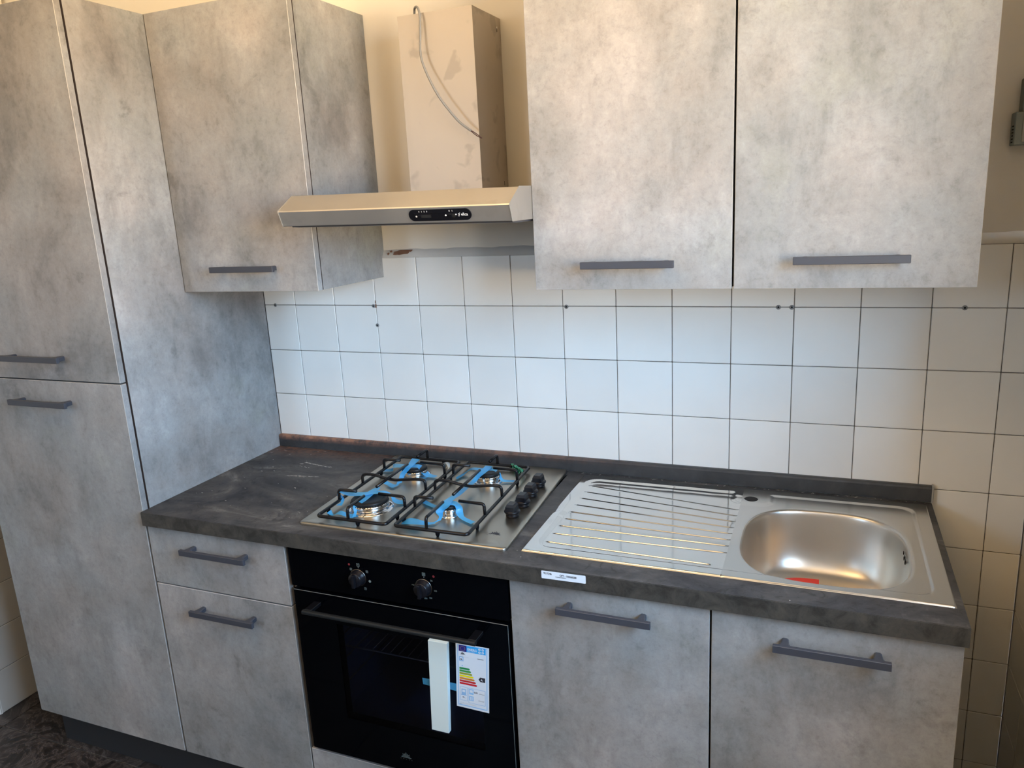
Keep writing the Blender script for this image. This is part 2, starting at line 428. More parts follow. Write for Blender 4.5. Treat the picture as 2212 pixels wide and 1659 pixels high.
def textmesh(name, body, size, loc, rot, m, parent=None, align='LEFT', ext=0.0001, sx=1.0, kind=None, bold=0.0):
    cu = bpy.data.curves.new(name, 'FONT'); cu.body = body; cu.size = size; cu.align_x = align; cu.extrude = ext
    cu.offset = bold; cu.resolution_u = 3
    to = bpy.data.objects.new(name, cu); C.objects.link(to)
    dg = bpy.context.evaluated_depsgraph_get(); me = bpy.data.meshes.new_from_object(to.evaluated_get(dg))
    bpy.data.objects.remove(to); bpy.data.curves.remove(cu)
    me.transform(Matrix.Translation(loc) @ rot.to_4x4() @ Matrix.Diagonal((sx, 1, 1, 1)))
    me.materials.clear(); me.name = name
    return link(name, me, m, parent)
R_FRONT = Matrix(((1, 0, 0), (0, 0, -1), (0, 1, 0)))     # text facing -y
R_UP = Matrix.Identity(3)
def poly_front(bm, pts, d, mi=0, thick=0.0003):
    """flat polygon facing the room at distance d; pts (x,z) ccw seen from the front"""
    vs = [bm.verts.new((x, -d, z)) for x, z in pts]
    q = bm.faces.new(vs); q.normal_update()
    if q.normal.y > 0: q.normal_flip()
    q.material_index = mi
    return q
def rrect(x0, x1, z0, z1, r, n=5):
    o = []
    for cx, cz, a0 in ((x1-r, z0+r, -90), (x1-r, z1-r, 0), (x0+r, z1-r, 90), (x0+r, z0+r, 180)):
        for i in range(n+1):
            a = math.radians(a0+90*i/n); o.append((cx+r*math.cos(a), cz+r*math.sin(a)))
    return o
# ------------------------------------------------------------------ setting
def structure(o): o['kind'] = 'structure'; return o
ZT = 1.517                        # top of the tiling
bm = bm_new()
abox(bm, WX0, WX1+0.12, -0.20, -0.003, 0, ZT)                  # bedding behind the tiles
abox(bm, WX0, WX1+0.12, -0.20, -0.014, ZT, WH, mi=1)           # painted wall, a little further back
wall_back = structure(finish(bm, 'wall_back', [M_GROUT, M_PAINT]))
bm = bm_new()                     # sloping mortar ledge that closes the tiling
N = 90
for i in range(N):
    xa, xb = 0.0+(WX1)*i/N, 0.0+(WX1)*(i+1)/N
    def prof(x):
        w = 0.0012*math.sin(x*37)+0.0008*math.sin(x*91+1)
        return [(-0.003, ZT-0.001), (0.0003+w*0.4, ZT+0.002+w), (-0.010, ZT+0.019+w), (-0.0145, ZT+0.024+w)]
    A = [bm.verts.new((xa, -d, z)) for d, z in prof(xa)]; B = [bm.verts.new((xb, -d, z)) for d, z in prof(xb)]
    for k in range(3): bm.faces.new((A[k], B[k], B[k+1], A[k+1])).material_index = 1 if xa > 1.25 else 0
bmesh.ops.remove_doubles(bm, verts=bm.verts, dist=1e-5)
ledge = finish(bm, 'mortar_ledge', [M_MORTAR, M_PAINT], wall_back, True)
bm = bm_new()                     # peeled patch on the ledge
random.seed(3)
for cx, cz, w, h in ((0.525, 1.534, 0.030, 0.008), (0.508, 1.529, 0.016, 0.005), (0.545, 1.537, 0.014, 0.005), (0.487, 1.536, 0.005, 0.003), (0.478, 1.529, 0.004, 0.004)):
    n = 14; P = []
    for i in range(n):
        a = 2*math.pi*i/n; k = random.uniform(0.65, 1.1)
        z = min(max(cz+math.sin(a)*h*k, ZT+0.003), ZT+0.022)
        t = (z-ZT-0.002)/0.02
        P.append((cx+math.cos(a)*w*k, -(0.0028-0.0105*t), z))
    c0 = bm.verts.new((cx, -(0.0028-0.0105*(cz-ZT-0.002)/0.02), cz)); V = [bm.verts.new(p) for p in P]
    for i in range(n): bm.faces.new((c0, V[i], V[(i+1) % n]))
finish(bm, 'peeled_patch', M_PEEL, wall_back)

# wall tiles: one object each, sharing one mesh per size
TP, TQ, TX0, TZA = 0.1496, 0.1478, -0.0292, 1.3742
tile_cache = {}
def tile_mesh(w, h, key, m):
    k = (round(w, 4), round(h, 4), key)
    if k not in tile_cache:
        bm = bm_new()
        if key == 'back': abox(bm, 0, w, -0.006, 0, 0, h, 0.0011)
        bm.normal_update(); me = bpy.data.meshes.new('tile'); bm.to_mesh(me); bm.free(); me.materials.append(m)
        tile_cache[k] = me
    return tile_cache[k]
def add_tile(parent, me, loc, rotz=0, rnd=True):
    o = bpy.data.objects.new('tile', me); C.objects.link(o); o.parent = parent
    o.location = loc; o.rotation_euler = (random.uniform(-.0012, .0012), random.uniform(-.0005, .0005), rotz+random.uniform(-.0012, .0012))
    return o
random.seed(11)
GR = 0.0020
rows = [(TZA, ZT)] + [(TZA-TQ*(j+1), TZA-TQ*j) for j in range(9)] + [(0.0, TZA-TQ*9)]
for (za, zb) in rows:
    for k in range(0, 15):
        xa, xb = TX0+TP*k, TX0+TP*(k+1)
        xa = max(xa, 0.0); xb = min(xb, WX1-0.001)
        if xb-xa < 0.01 or zb-za < 0.015: continue
        if zb < 0.72 and xa < 1.75: continue
        skew = 0.00035*(k-7)
        me = tile_mesh(xb-xa-GR, zb-za-GR, 'back', M_TILE)
        add_tile(wall_back, me, (xa+GR/2, 0, za+GR/2-skew*0.6))

# right-hand wall with the window opening, tiled to the same height
bm = bm_new()
T = 0.42
def wallx(bm, x0, x1, d0, d1, z0, z1, mi=0): abox(bm, x0, x1, d0, d1, z0, z1, mi=mi)
wallx(bm, WX1+0.003, WX1+T, 0, WIN_D0, 0, ZT, 1); wallx(bm, WX1+0.003, WX1+T, 0, WIN_D0, ZT, WH)
wallx(bm, WX1+0.003, WX1+T, WIN_D1, WD, 0, WH)
wallx(bm, WX1+0.003, WX1+T, WIN_D0, WIN_D1, 0, WIN_Z0); wallx(bm, WX1+0.003, WX1+T, WIN_D0, WIN_D1, WIN_Z1, WH)
wall_right = structure(finish(bm, 'wall_right', [M_PAINT, M_GROUT]))
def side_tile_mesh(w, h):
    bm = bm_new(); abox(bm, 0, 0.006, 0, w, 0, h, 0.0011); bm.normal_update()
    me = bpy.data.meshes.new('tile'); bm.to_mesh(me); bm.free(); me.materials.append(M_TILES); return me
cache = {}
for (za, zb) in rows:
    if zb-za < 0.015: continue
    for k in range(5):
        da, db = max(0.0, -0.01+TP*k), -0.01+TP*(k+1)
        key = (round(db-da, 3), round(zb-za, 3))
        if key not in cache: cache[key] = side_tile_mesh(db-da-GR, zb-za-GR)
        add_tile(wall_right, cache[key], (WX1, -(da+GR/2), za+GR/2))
# window: frame, mullion, panes (out of the picture but it lights the room)
win = bm_new()
for a in ((WIN_D0, WIN_D1, WIN_Z0, WIN_Z0+0.06), (WIN_D0, WIN_D1, WIN_Z1-0.06, WIN_Z1), (WIN_D0, WIN_D0+0.06, WIN_Z0+0.06, WIN_Z1-0.06), (WIN_D1-0.06, WIN_D1, WIN_Z0+0.06, WIN_Z1-0.06), ((WIN_D0+WIN_D1)/2-0.035, (WIN_D0+WIN_D1)/2+0.035, WIN_Z0+0.06, WIN_Z1-0.06)):
    abox(win, WX1+0.12, WX1+0.18, a[0], a[1], a[2], a[3], 0.004)
window_1 = structure(finish(win, 'window_1', M_WHITE))

# left-hand wall: a short return beside the tall cabinet, tiled, with a rounded outer corner
LX, LD = -0.94, 0.527
bm = bm_new(); abox(bm, WX0, LX-0.003, 0.0, LD-0.012, 0, ZT, mi=1); abox(bm, WX0, LX-0.010, 0.0, LD-0.012, ZT, WH)
wall_left = structure(finish(bm, 'wall_left', [M_PAINT, M_GROUT]))
def left_tile_mesh(w, h):
    bm = bm_new(); abox(bm, -0.006, 0, 0, w, 0, h, 0.0011); bm.normal_update()
    me = bpy.data.meshes.new('tile'); bm.to_mesh(me); bm.free(); me.materials.append(M_TILES); return me
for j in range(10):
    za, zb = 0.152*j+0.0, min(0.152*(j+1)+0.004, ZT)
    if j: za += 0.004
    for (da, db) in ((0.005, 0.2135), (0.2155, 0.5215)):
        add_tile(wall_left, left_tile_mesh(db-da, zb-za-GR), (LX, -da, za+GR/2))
bm = bm_new()                      # rounded corner bead
prof = [(LX-0.006, LD-0.012), (LX, LD-0.005)]
V0, V1 = [], []
for i in range(9):
    a = math.pi/2*i/8; x = LX-0.010+0.010*math.cos(a); d = LD-0.010+0.010*math.sin(a)
    V0.append(bm.verts.new((x, -d, 0))); V1.append(bm.verts.new((x, -d, ZT)))
V0.append(bm.verts.new((LX-0.05, -LD, 0))); V1.append(bm.verts.new((LX-0.05, -LD, ZT)))
V0.append(bm.verts.new((LX-0.05, -(LD-0.012), 0))); V1.append(bm.verts.new((LX-0.05, -(LD-0.012), ZT)))
V0.append(bm.verts.new((LX, -(LD-0.012), 0))); V1.append(bm.verts.new((LX, -(LD-0.012), ZT)))
n = len(V0)
for i in range(n): bm.faces.new((V0[i], V0[(i+1) % n], V1[(i+1) % n], V1[i]))
bm.faces.new(V1); bm.faces.new(V0[::-1]); bmesh.ops.recalc_face_normals(bm, faces=bm.faces)
finish(bm, 'corner_bead', M_WHITE, wall_left)

bm = bm_new(); abox(bm, WX0-0.2, WX0, LD-0.02, WD, 0, WH)
structure(finish(bm, 'wall_far_left', M_PAINT))
bm = bm_new()
abox(bm, WX0-0.2, W2_X0, WD, WD+0.2, 0, WH); abox(bm, W2_X1, WX1+T, WD, WD+0.2, 0, WH)
abox(bm, W2_X0, W2_X1, WD, WD+0.2, 0, W2_Z0); abox(bm, W2_X0, W2_X1, WD, WD+0.2, W2_Z1, WH)
structure(finish(bm, 'wall_front', M_PAINT))
win = bm_new()  # frame of the added window, put in to light the cabinet fronts
for a in ((W2_X0, W2_X1, W2_Z0, W2_Z0+0.06), (W2_X0, W2_X1, W2_Z1-0.06, W2_Z1), (W2_X0, W2_X0+0.06, W2_Z0+0.06, W2_Z1-0.06), (W2_X1-0.06, W2_X1, W2_Z0+0.06, W2_Z1-0.06)):
    abox(win, a[0], a[1], WD+0.10, WD+0.16, a[2], a[3], 0.004)
structure(finish(win, 'added_window', M_WHITE))
bm = bm_new(); abox(bm, WX0-0.2, WX1+T, -0.2, WD+0.2, WH, WH+0.15)
structure(finish(bm, 'ceiling', M_CEIL))
bm = bm_new(); abox(bm, WX0-0.2, WX1+T, -0.2, WD+0.2, -0.15, -0.004)
floor = structure(finish(bm, 'floor', M_FGROUT))
FT = 0.62; cache = {}
random.seed(5)
for i in range(-4, 4):
    for j in range(-1, 6):
        xa, xb = -0.25+FT*i, -0.25+FT*(i+1); da, db = 0.563+FT*(j-1), 0.563+FT*j
        xa, xb, da, db = max(xa, WX0), min(xb, WX1), max(da, 0), min(db, WD)
        if xb-xa < 0.05 or db-da < 0.05: continue
        key = (round(xb-xa, 3), round(db-da, 3))
        if key not in cache:
            bm = bm_new(); abox(bm, 0, xb-xa-0.003, 0, db-da-0.003, -0.006, 0, 0.0012); bm.normal_update()
            me = bpy.data.meshes.new('floor_tile'); bm.to_mesh(me); bm.free(); me.materials.append(M_FLOOR); cache[key] = me
        o = bpy.data.objects.new('floor_tile', cache[key]); C.objects.link(o); o.parent = floor
        o.location = (xa+0.0015, -(da+0.0015), 0)

# ------------------------------------------------------------------ cabinets
def handle_mesh(bm, xa, xb, z, dd, foot=0.021, h=0.0155, off=0.036):
    """bar handle on a door whose face is at distance dd"""
    abox(bm, xa, xb, dd+off-0.009, dd+off, z-h/2, z+h/2, 0.0008)
    for fx in (xa+foot, xb-foot):
        # flared foot: narrow on the door, wide under the bar, with a rounded top edge
        A = [(fx-0.0062, z-0.0055), (fx+0.0062, z-0.0055), (fx+0.0062, z+0.004), (fx+0.0035, z+0.0062), (fx-0.0035, z+0.0062), (fx-0.0062, z+0.004)]
        B = [(fx-0.0135, z-0.0070), (fx+0.0135, z-0.0070), (fx+0.0135, z+0.0045), (fx+0.008, z+0.0072), (fx-0.008, z+0.0072), (fx-0.0135, z+0.0045)]
        Mi = [(fx-0.0078, z-0.006), (fx+0.0078, z-0.006), (fx+0.0078, z+0.0042), (fx+0.005, z+0.0066), (fx-0.005, z+0.0066), (fx-0.0078, z+0.0042)]
        R = [[bm.verts.new((x, -d, zz)) for x, zz in P] for P, d in ((A, dd-0.0005), (Mi, dd+off*0.45), (B, dd+off-0.008))]
        for P, Q in zip(R, R[1:]):
            for k in range(6): bm.faces.new((P[k], P[(k+1) % 6], Q[(k+1) % 6], Q[k]))
        bm.faces.new(R[0]); bm.faces.new(R[-1][::-1])
    bmesh.ops.recalc_face_normals(bm, faces=bm.faces)
def door(parent, x0, x1, dd, z0, z1, th=0.018, name='door', han=None):
    bm = bm_new(); abox(bm, x0, x1, dd-th, dd, z0, z1, 0.0007, 1, mi=1, front=0)
    # bevel strips get the paler painted highlight, the side faces the same print as the front
    bm.normal_update()
    for q in bm.faces:
        n = q.normal
        if max(abs(n.x), abs(n.y), abs(n.z)) > 0.99: q.material_index = 0
        else: q.material_index = 1
    o = finish(bm, name, [M_CON, M_EDGE], parent)
    if han:
        bm = bm_new(); handle_mesh(bm, han[0], han[1], han[2], dd, **(han[3] if len(han) > 3 else {}))
        tag(finish(bm, 'handle', M_HAN, o), 'anthracite bar handle on two flared feet')
    return o
def carcass(parent, x0, x1, d0, d1, z0, z1, side=True, open_top=False):
    """hollow box: two sides, bottom, top, back; front lip dark so that door gaps read dark"""
    t = 0.016
    for xa, xb in ((x0, x0+t), (x1-t, x1)):
        bm = bm_new(); abox(bm, xa, xb, d0, d1, z0, z1)
        bm.normal_update()
        for q in bm.faces:
            n = q.normal
            q.material_index = 0 if max(abs(n.x), abs(n.y), abs(n.z)) > 0.99 else 1
            if n.y < -0.99: q.material_index = 2
        finish(bm, 'side_panel', [M_CARC, M_EDGE, M_GAP], parent)
    bm = bm_new(); abox(bm, x0+t, x1-t, d0, d1-0.001, z0, z0+t)
    bm.normal_update()
    for q in bm.faces:
        if q.normal.y < -0.99: q.material_index = 1
    finish(bm, 'bottom_panel', [M_WHITE, M_GAP], parent)
    if not open_top:
        bm = bm_new(); abox(bm, x0+t, x1-t, d0, d1-0.001, z1-t, z1); finish(bm, 'top_panel', M_WHITE, parent)
    bm = bm_new(); abox(bm, x0+t, x1-t, d0, d0+0.006, z0+t, z1-(0 if open_top else t)); finish(bm, 'back_panel', M_WHITE, parent)
    bm = bm_new(); abox(bm, x0+t, x1-t, d1-0.004, d1-0.0015, z0+t, z1-t) ; return bm  # dark sheet added behind the doors in place of interior shade

DF = 0.586
PD = 0.535
# tall cabinet
tall = thing('tall_cabinet', 'full-height grey concrete-look cabinet with two stacked doors at the left end', 'cabinet', (-0.3, -0.3, 0))
bmx = carcass(tall, -0.598, -0.0005, -0.0135+0.014, 0.565, 0.146, 2.188); finish(bmx, 'interior_shade_sheet', M_GAP, tall)
door(tall, -0.611, -0.0035, DF, 1.2545, 2.186, han=(-0.405, -0.177, 1.3165))
door(tall, -0.611, -0.0035, DF, 0.1415, 1.2505, han=(-0.405, -0.181, 1.1925))
# drawer unit
drw = thing('drawer_base_cabinet', 'narrow base cabinet with a shallow drawer over a door, left of the oven', 'cabinet', (0.23, -0.3, 0))
bmx = carcass(drw, 0.0005, 0.4600, 0.002, 0.565, 0.146, 0.860, open_top=True); finish(bmx, 'interior_shade_sheet', M_GAP, drw)
door(drw, 0.0035, 0.4595, DF, 0.6905, 0.857, name='drawer_front', han=(0.141, 0.355, 0.8108))
door(drw, 0.0035, 0.4595, DF, 0.1415, 0.6865, han=(0.141, 0.3535, 0.6330))
# sink unit
snk = thing('sink_base_cabinet', 'double-door grey base cabinet under the sink, right of the oven', 'cabinet', (1.5, -0.3, 0))
bmx = carcass(snk, 1.0665, 1.9405, 0.002, 0.565, 0.146, 0.860, open_top=True); finish(bmx, 'interior_shade_sheet', M_GAP, snk)
door(snk, 1.0685, 1.4990, DF, 0.1415, 0.857, han=(1.185, 1.3865, 0.8168))
door(snk, 1.5032, 1.9405, DF, 0.1415, 0.857, han=(1.6205, 1.8245, 0.8120))
# oven housing: its panels and the filler board below the oven
ovc = thing('oven_housing_cabinet', 'base cabinet that houses the oven, grey filler board below it', 'cabinet', (0.765, -0.3, 0))
for xa, xb in ((0.4615, 0.4765), (1.0505, 1.0655)):
    bm = bm_new(); abox(bm, xa, xb, 0.002, 0.565, 0.146, 0.860); bm.normal_update(); finish(bm, 'side_panel', M_CARC, ovc)
box('bottom_panel', 0.4765, 1.0505, 0.002, 0.565, 0.146, 0.162, M_WHITE, ovc)
box('oven_shelf', 0.4765, 1.0505, 0.02, 0.564, 0.255, 0.271, M_CARC, ovc)
door(ovc, 0.4640, 1.0645, DF, 0.1415, 0.2715, name='filler_board')
# plinth
pln = thing('plinth_board', 'dark recessed plinth board running under the cabinets', 'plinth', (0.6, -0.53, 0))
box('front_board', -0.598, 1.93, PD-0.014, PD, 0.0, 0.1395, M_PLINTH, pln, 0.0008)
box('end_board', -0.598, -0.584, 0.02, PD-0.0145, 0.0, 0.1395, M_PLINTH, pln)
box('end_board', 1.914, 1.930, 0.02, PD-0.0145, 0.0, 0.1395, M_PLINTH, pln)
# wall cabinets
wl = thing('wall_cabinet', 'grey single-door wall cabinet between the tall cabinet and the cooker hood', 'cabinet', (0.23, -0.15, 1.46))
bmx = carcass(wl, 0.0015, 0.4570, -0.0125, 0.3035, 1.461, 2.188); finish(bmx, 'interior_shade_sheet', M_GAP, wl)
door(wl, 0.0025, 0.4580, 0.3275, 1.460, 2.188, th=0.020, han=(0.134, 0.3465, 1.5225))
wr = thing('wall_cabinet', 'wide double-door grey wall cabinet to the right of the cooker hood', 'cabinet', (1.5, -0.15, 1.46))
bmx = carcass(wr, 1.0655, 1.9495, -0.0125, 0.3035, 1.462, 2.188); finish(bmx, 'interior_shade_sheet', M_GAP, wr)
door(wr, 1.0645, 1.5025, 0.3275, 1.460, 2.188, th=0.020, han=(1.183, 1.388, 1.5165))
door(wr, 1.5070, 1.9505, 0.3275, 1.460, 2.188, th=0.020, han=(1.6237, 1.833, 1.5185))

# ------------------------------------------------------------------ worktop (with cut-outs for hob and sink)
wt = thing('worktop', 'dark slate-look kitchen worktop with a pale sticker on its front edge', 'worktop', (0.97, -0.3, 0.8615))
XS = [0.0008, 0.50, 1.03, 1.10, 1.91, 1.9455]; DS = [0.0155, 0.045, 0.07, 0.5125, 0.522, 0.598]
bm = bm_new(); V = {}
def gv(i, j):
    if (i, j) not in V: V[(i, j)] = bm.verts.new((XS[i], -DS[j], 0.90))
    return V[(i, j)]
for i in range(len(XS)-1):
    for j in range(len(DS)-1):
        if i == 1 and 1 <= j <= 3: continue
        if i == 3 and 2 <= j <= 2: continue
        bm.faces.new((gv(i, j), gv(i, j+1), gv(i+1, j+1), gv(i+1, j)))
for q in bm.faces:
    q.normal_update()
    if q.normal.z < 0: q.normal_flip()
ret = bmesh.ops.extrude_face_region(bm, geom=list(bm.faces))
top_faces = [e for e in ret['geom'] if isinstance(e, bmesh.types.BMFace)]
bmesh.ops.translate(bm, verts=list({v for q in top_faces for v in q.verts}), vec=(0, 0, -0.0385))
bmesh.ops.recalc_face_normals(bm, faces=bm.faces)
bm.normal_update()
es = [e for e in bm.edges if all(abs(v.co.y+0.598) < 1e-5 and v.co.z > 0.89 for v in e.verts) or all(abs(v.co.x-1.9455) < 1e-5 and v.co.z > 0.89 for v in e.verts)]
bmesh.ops.bevel(bm, geom=es, offset=0.0012, segments=2, affect='EDGES')
bm.normal_update()
for q in bm.faces:
    if q.normal.y < -0.9 and q.calc_center_median().y < -0.59: q.material_index = 1
slab = finish(bm, 'slab', [M_TOP, M_TOPF], wt)
# plaster scuffs lying on the slab
bm = bm_new(); random.seed(9)
def streak(x0, d0, x1, d1, w, n=46):
    for i in range(n):
        t = random.random(); x = x0+(x1-x0)*t+random.gauss(0, 0.002); d = d0+(d1-d0)*t+random.gauss(0, w*0.5)
        l = random.uniform(0.0012, 0.006); h = random.uniform(0.0004, 0.0012)
        a = math.atan2(d1-d0, x1-x0)
        vs = []
        for k in range(6):
            th = 2*math.pi*k/6; px = l*math.cos(th); py = h*math.sin(th)
            vs.append(bm.verts.new((x+px*math.cos(a)-py*math.sin(a), -(d+px*math.sin(a)+py*math.cos(a)), 0.9002)))
        q = bm.faces.new(vs); q.normal_update()
        if q.normal.z < 0: q.normal_flip()
streak(0.200, 0.140, 0.262, 0.152, 0.003); streak(0.262, 0.152, 0.305, 0.160, 0.003, 18)
streak(0.222, 0.255, 0.296, 0.243, 0.002, 40); streak(0.296, 0.243, 0.32, 0.240, 0.002, 8)
streak(0.175, 0.150, 0.20, 0.155, 0.004, 5); streak(0.2, 0.17, 0.24, 0.18, 0.004, 8)
for i in range(60):
    x, d = random.uniform(0.02, 0.46), random.uniform(0.03, 0.5); streak(x, d, x+0.001, d, 0.0005, 1) if random.random() < 0.5 else None
for i in range(30):
    x = random.uniform(1.06, 1.93); streak(x, random.uniform(0.018, 0.03), x+0.002, 0.022, 0.001, 1)
tag(finish(bm, 'plaster_scuffs', M_DUST, slab), 'white plaster streaks and crumbs', kind='stuff')
# upstand
bm = bm_new()
P = [(0.0008, 0.9005), (0.0150, 0.9005), (0.0150, 0.934), (0.0130, 0.9385), (0.0095, 0.9405), (0.0008, 0.9405)]
A = [bm.verts.new((0.0015, -d, z)) for d, z in P]; B = [bm.verts.new((1.9440, -d, z)) for d, z in P]
for k in range(6): bm.faces.new((A[k], A[(k+1) % 6], B[(k+1) % 6], B[k]))
bm.faces.new(A); bm.faces.new(B[::-1]); bmesh.ops.recalc_face_normals(bm, faces=bm.faces)
ups = finish(bm, 'upstand', M_UP, wt)
box('end_cap', 1.9442, 1.9485, 0.0008, 0.0165, 0.899, 0.9435, M_CAPGREY, ups, 0.0008)
# sticker on the front edge
st = thing('barcode_sticker', 'white printed sticker on the front edge of the worktop beside the sink', 'sticker', (1.20, -0.5985, 0.887))
bm = bm_new(); q = poly_front(bm, [(x, z+(x-1.1485)*0.012) for x, z in rrect(1.1495, 1.2478, 0.8783, 0.8962, 0.0018)], 0.5986)
r_ = bmesh.ops.extrude_face_region(bm, geom=[q]); bmesh.ops.translate(bm, verts=[v for v in r_['geom'] if isinstance(v, bmesh.types.BMVert)], vec=(0, -0.0003, 0))
bmesh.ops.recalc_face_normals(bm, faces=bm.faces)
finish(bm, 'paper', M_PAPER, st)
textmesh('print', '9217246', 0.0062, (1.1545, -0.5990, 0.8887), R_FRONT, M_INK, st, sx=0.85, bold=0.00012)
textmesh('print', 'OPT - 100068288', 0.0062, (1.1905, -0.5990, 0.8878), R_FRONT, M_INK, st, sx=0.82, bold=0.00012)
textmesh('print', '1200000000010000000010', 0.0026, (1.1805, -0.5990, 0.8845), R_FRONT, M_INK, st, sx=0.85)
# ------------------------------------------------------------------ cooker hood
def HT(x): return (1.063-x)*0.0155          # the hood hangs slightly out of level
hood = thing('cooker_hood', 'stainless steel cooker hood with square chimney and loose grey cable', 'cooker hood', (0.765, -0.2, 1.62))
HX0, HX1 = 0.4665, 1.0630
prof = [(-0.0130, 1.6930), (0.402, 1.6930), (0.4045, 1.6922), (0.4610, 1.6590), (0.4625, 1.6560), (0.4500, 1.6240), (0.4480, 1.6225), (0.4420, 1.6225), (0.4420, 1.6240), (-0.0130, 1.6240)]
bm = bm_new()
A = [bm.verts.new((HX0, -d, z+HT(HX0))) for d, z in prof]; B = [bm.verts.new((HX1, -d, z+HT(HX1))) for d, z in prof]
n = len(prof)
for k in range(n): bm.faces.new((A[k], A[(k+1) % n], B[(k+1) % n], B[k]))
bm.faces.new(A); bm.faces.new(B[::-1]); bmesh.ops.recalc_face_normals(bm, faces=bm.faces)
body = finish(bm, 'canopy', M_HOOD, hood)
# end cheeks: thin folded plates
for xa, xb in ((HX0-0.0012, HX0-0.0001), (HX1+0.0001, HX1+0.0012)):
    bm = bm_new(); P = [(0.02, 1.6945), (0.402, 1.6945), (0.4625, 1.6600), (0.4640, 1.6565), (0.4505, 1.6215), (0.02, 1.6215)]
    A = [bm.verts.new((xa, -d, z+HT(xa))) for d, z in P]; B = [bm.verts.new((xb, -d, z+HT(xa))) for d, z in P]
    for k in range(6): bm.faces.new((A[k], A[(k+1) % 6], B[(k+1) % 6], B[k]))
    bm.faces.new(A); bm.faces.new(B[::-1]); bmesh.ops.recalc_face_normals(bm, faces=bm.faces)
    finish(bm, 'end_cheek', M_HOOD, hood)
bm = bm_new()     # filter tray below
P = [(0.03, 1.6238), (0.4325, 1.6238), (0.4300, 1.6190), (0.4000, 1.6170), (0.05, 1.6170)]
A = [bm.verts.new((HX0+0.012, -d, z+HT(HX0))) for d, z in P]; B = [bm.verts.new((HX1-0.006, -d, z+HT(HX1))) for d, z in P]
for k in range(5): bm.faces.new((A[k], A[(k+1) % 5], B[(k+1) % 5], B[k]))
bm.faces.new(A); bm.faces.new(B[::-1]); bmesh.ops.recalc_face_normals(bm, faces=bm.faces)
finish(bm, 'filter_tray', simple('hood_underside', (0.10, 0.10, 0.11), 0.4, 0.6), hood)
bm = bm_new()     # chimney, open on top
cx0, cx1, cdf, cz0, cz1, t = 0.664, 0.870, 0.162, 1.6935, 2.126, 0.0012
for a in ((cx0, cx1, cdf-t, cdf), (cx0, cx0+t, -0.013, cdf-t), (cx1-t, cx1, -0.013, cdf-t)):
    abox(bm, a[0], a[1], a[2], a[3], cz0, cz1)
abox(bm, cx0, cx1, cdf-0.02, cdf-t, cz1-t, cz1)
chim = finish(bm, 'chimney', M_CHIM, hood)
bm = bm_new(); lathe(bm, (cx1, -0.012, 2.100), (1, 0, 0), [(0.0035, 0), (0.0035, 0.001), (0.0025, 0.002)], 12)
finish(bm, 'screw', M_CHROME, chim, True)
box('slot', cx1-0.0002, cx1+0.0004, 0.0125, 0.0145, 1.705, 1.716, M_HOLE, chim)
box('slot', cx1-0.0002, cx1+0.0004, 0.011, 0.0135, 2.090, 2.096, M_HOLE, chim)
# control panel on the lower front face
c_ = Vector((0.896, -0.4565, 1.6400+HT(0.896)))
e1 = Vector((1, 0, -0.0155)).normalized(); e2 = Vector((0, -0.0125, 0.0320)).normalized(); e2 = (e2-e1*e1.dot(e2)).normalized(); nn = e1.cross(e2)
RP = Matrix((e1, e2, nn)).transposed()
def PL(u, v, w=0.0): return c_+e1*u+e2*v+nn*w
def plate(bm, pts, w0, w1, mi=0):
    A = [bm.verts.new(PL(u, v, w0)) for u, v in pts]; B = [bm.verts.new(PL(u, v, w1)) for u, v in pts]; n = len(pts)
    for k in range(n): bm.faces.new((A[k], A[(k+1) % n], B[(k+1) % n], B[k])).material_index = mi
    bm.faces.new(B).material_index = mi
bm = bm_new(); plate(bm, rrect(-0.0765, 0.0765, -0.0132, 0.0132, 0.0131, 8), -0.0005, 0.0022)
plate(bm, rrect(-0.064, 0.044, -0.0085, 0.0058, 0.004, 5), 0.0022, 0.0029)
cp = finish(bm, 'control_panel', M_KNOB, hood)
for q_ in ((-0.0525, -0.0215, -0.0055, 0.0015), (0.0210, 0.0395, -0.0050, 0.0025)):
    bm = bm_new(); plate(bm, rrect(*q_, 0.002), 0.0029, 0.0032); finish(bm, 'slot', M_HOLE, cp)
for u in (-0.049, 0.027):
    bm = bm_new(); plate(bm, rrect(u-0.0035, u+0.0035, -0.0050, 0.0015, 0.0008, 2), 0.0032, 0.0058); finish(bm, 'slider', M_KNOB, cp)
M_WPRINT = simple('white_print', (0.75, 0.76, 0.76), 0.5)
for u, s in ((-0.0490, '0'), (-0.0425, '1'), (-0.0360, '2'), (-0.0295, '3'), (0.0255, '0'), (0.0325, '1')):
    textmesh('print', s, 0.0042, PL(u, 0.0074, 0.0024), RP, M_WPRINT, cp, 'CENTER', bold=0.00012)
for u, v, r in ((-0.0575, -0.002, 0.0021), (0.0155, -0.001, 0.0020), (0.0405, 0.0005, 0.0016)):
    bm = bm_new(); plate(bm, [(u+r*math.cos(a*math.pi/6), v+r*math.sin(a*math.pi/6)) for a in range(12)], 0.0029, 0.0033)
    finish(bm, 'print', M_WPRINT, cp)
textmesh('print', 'elica', 0.0098, PL(0.0525, -0.0028, 0.0024), RP, M_WPRINT, cp, sx=0.92, bold=0.00010)
bm = bm_new()
for k, (u, v) in enumerate(((0.0466, 0.0018), (0.0490, 0.0030), (0.0462, -0.0012), (0.0488, 0.0000), (0.0474, -0.0034))):
    plate(bm, [(u+0.0014*math.cos(a*math.pi/4)+0.0005*math.sin(a*math.pi/4), v+0.0009*math.sin(a*math.pi/4)+0.0006*math.cos(a*math.pi/4)) for a in range(8)], 0.0022, 0.0026)
finish(bm, 'print', M_WPRINT, cp)
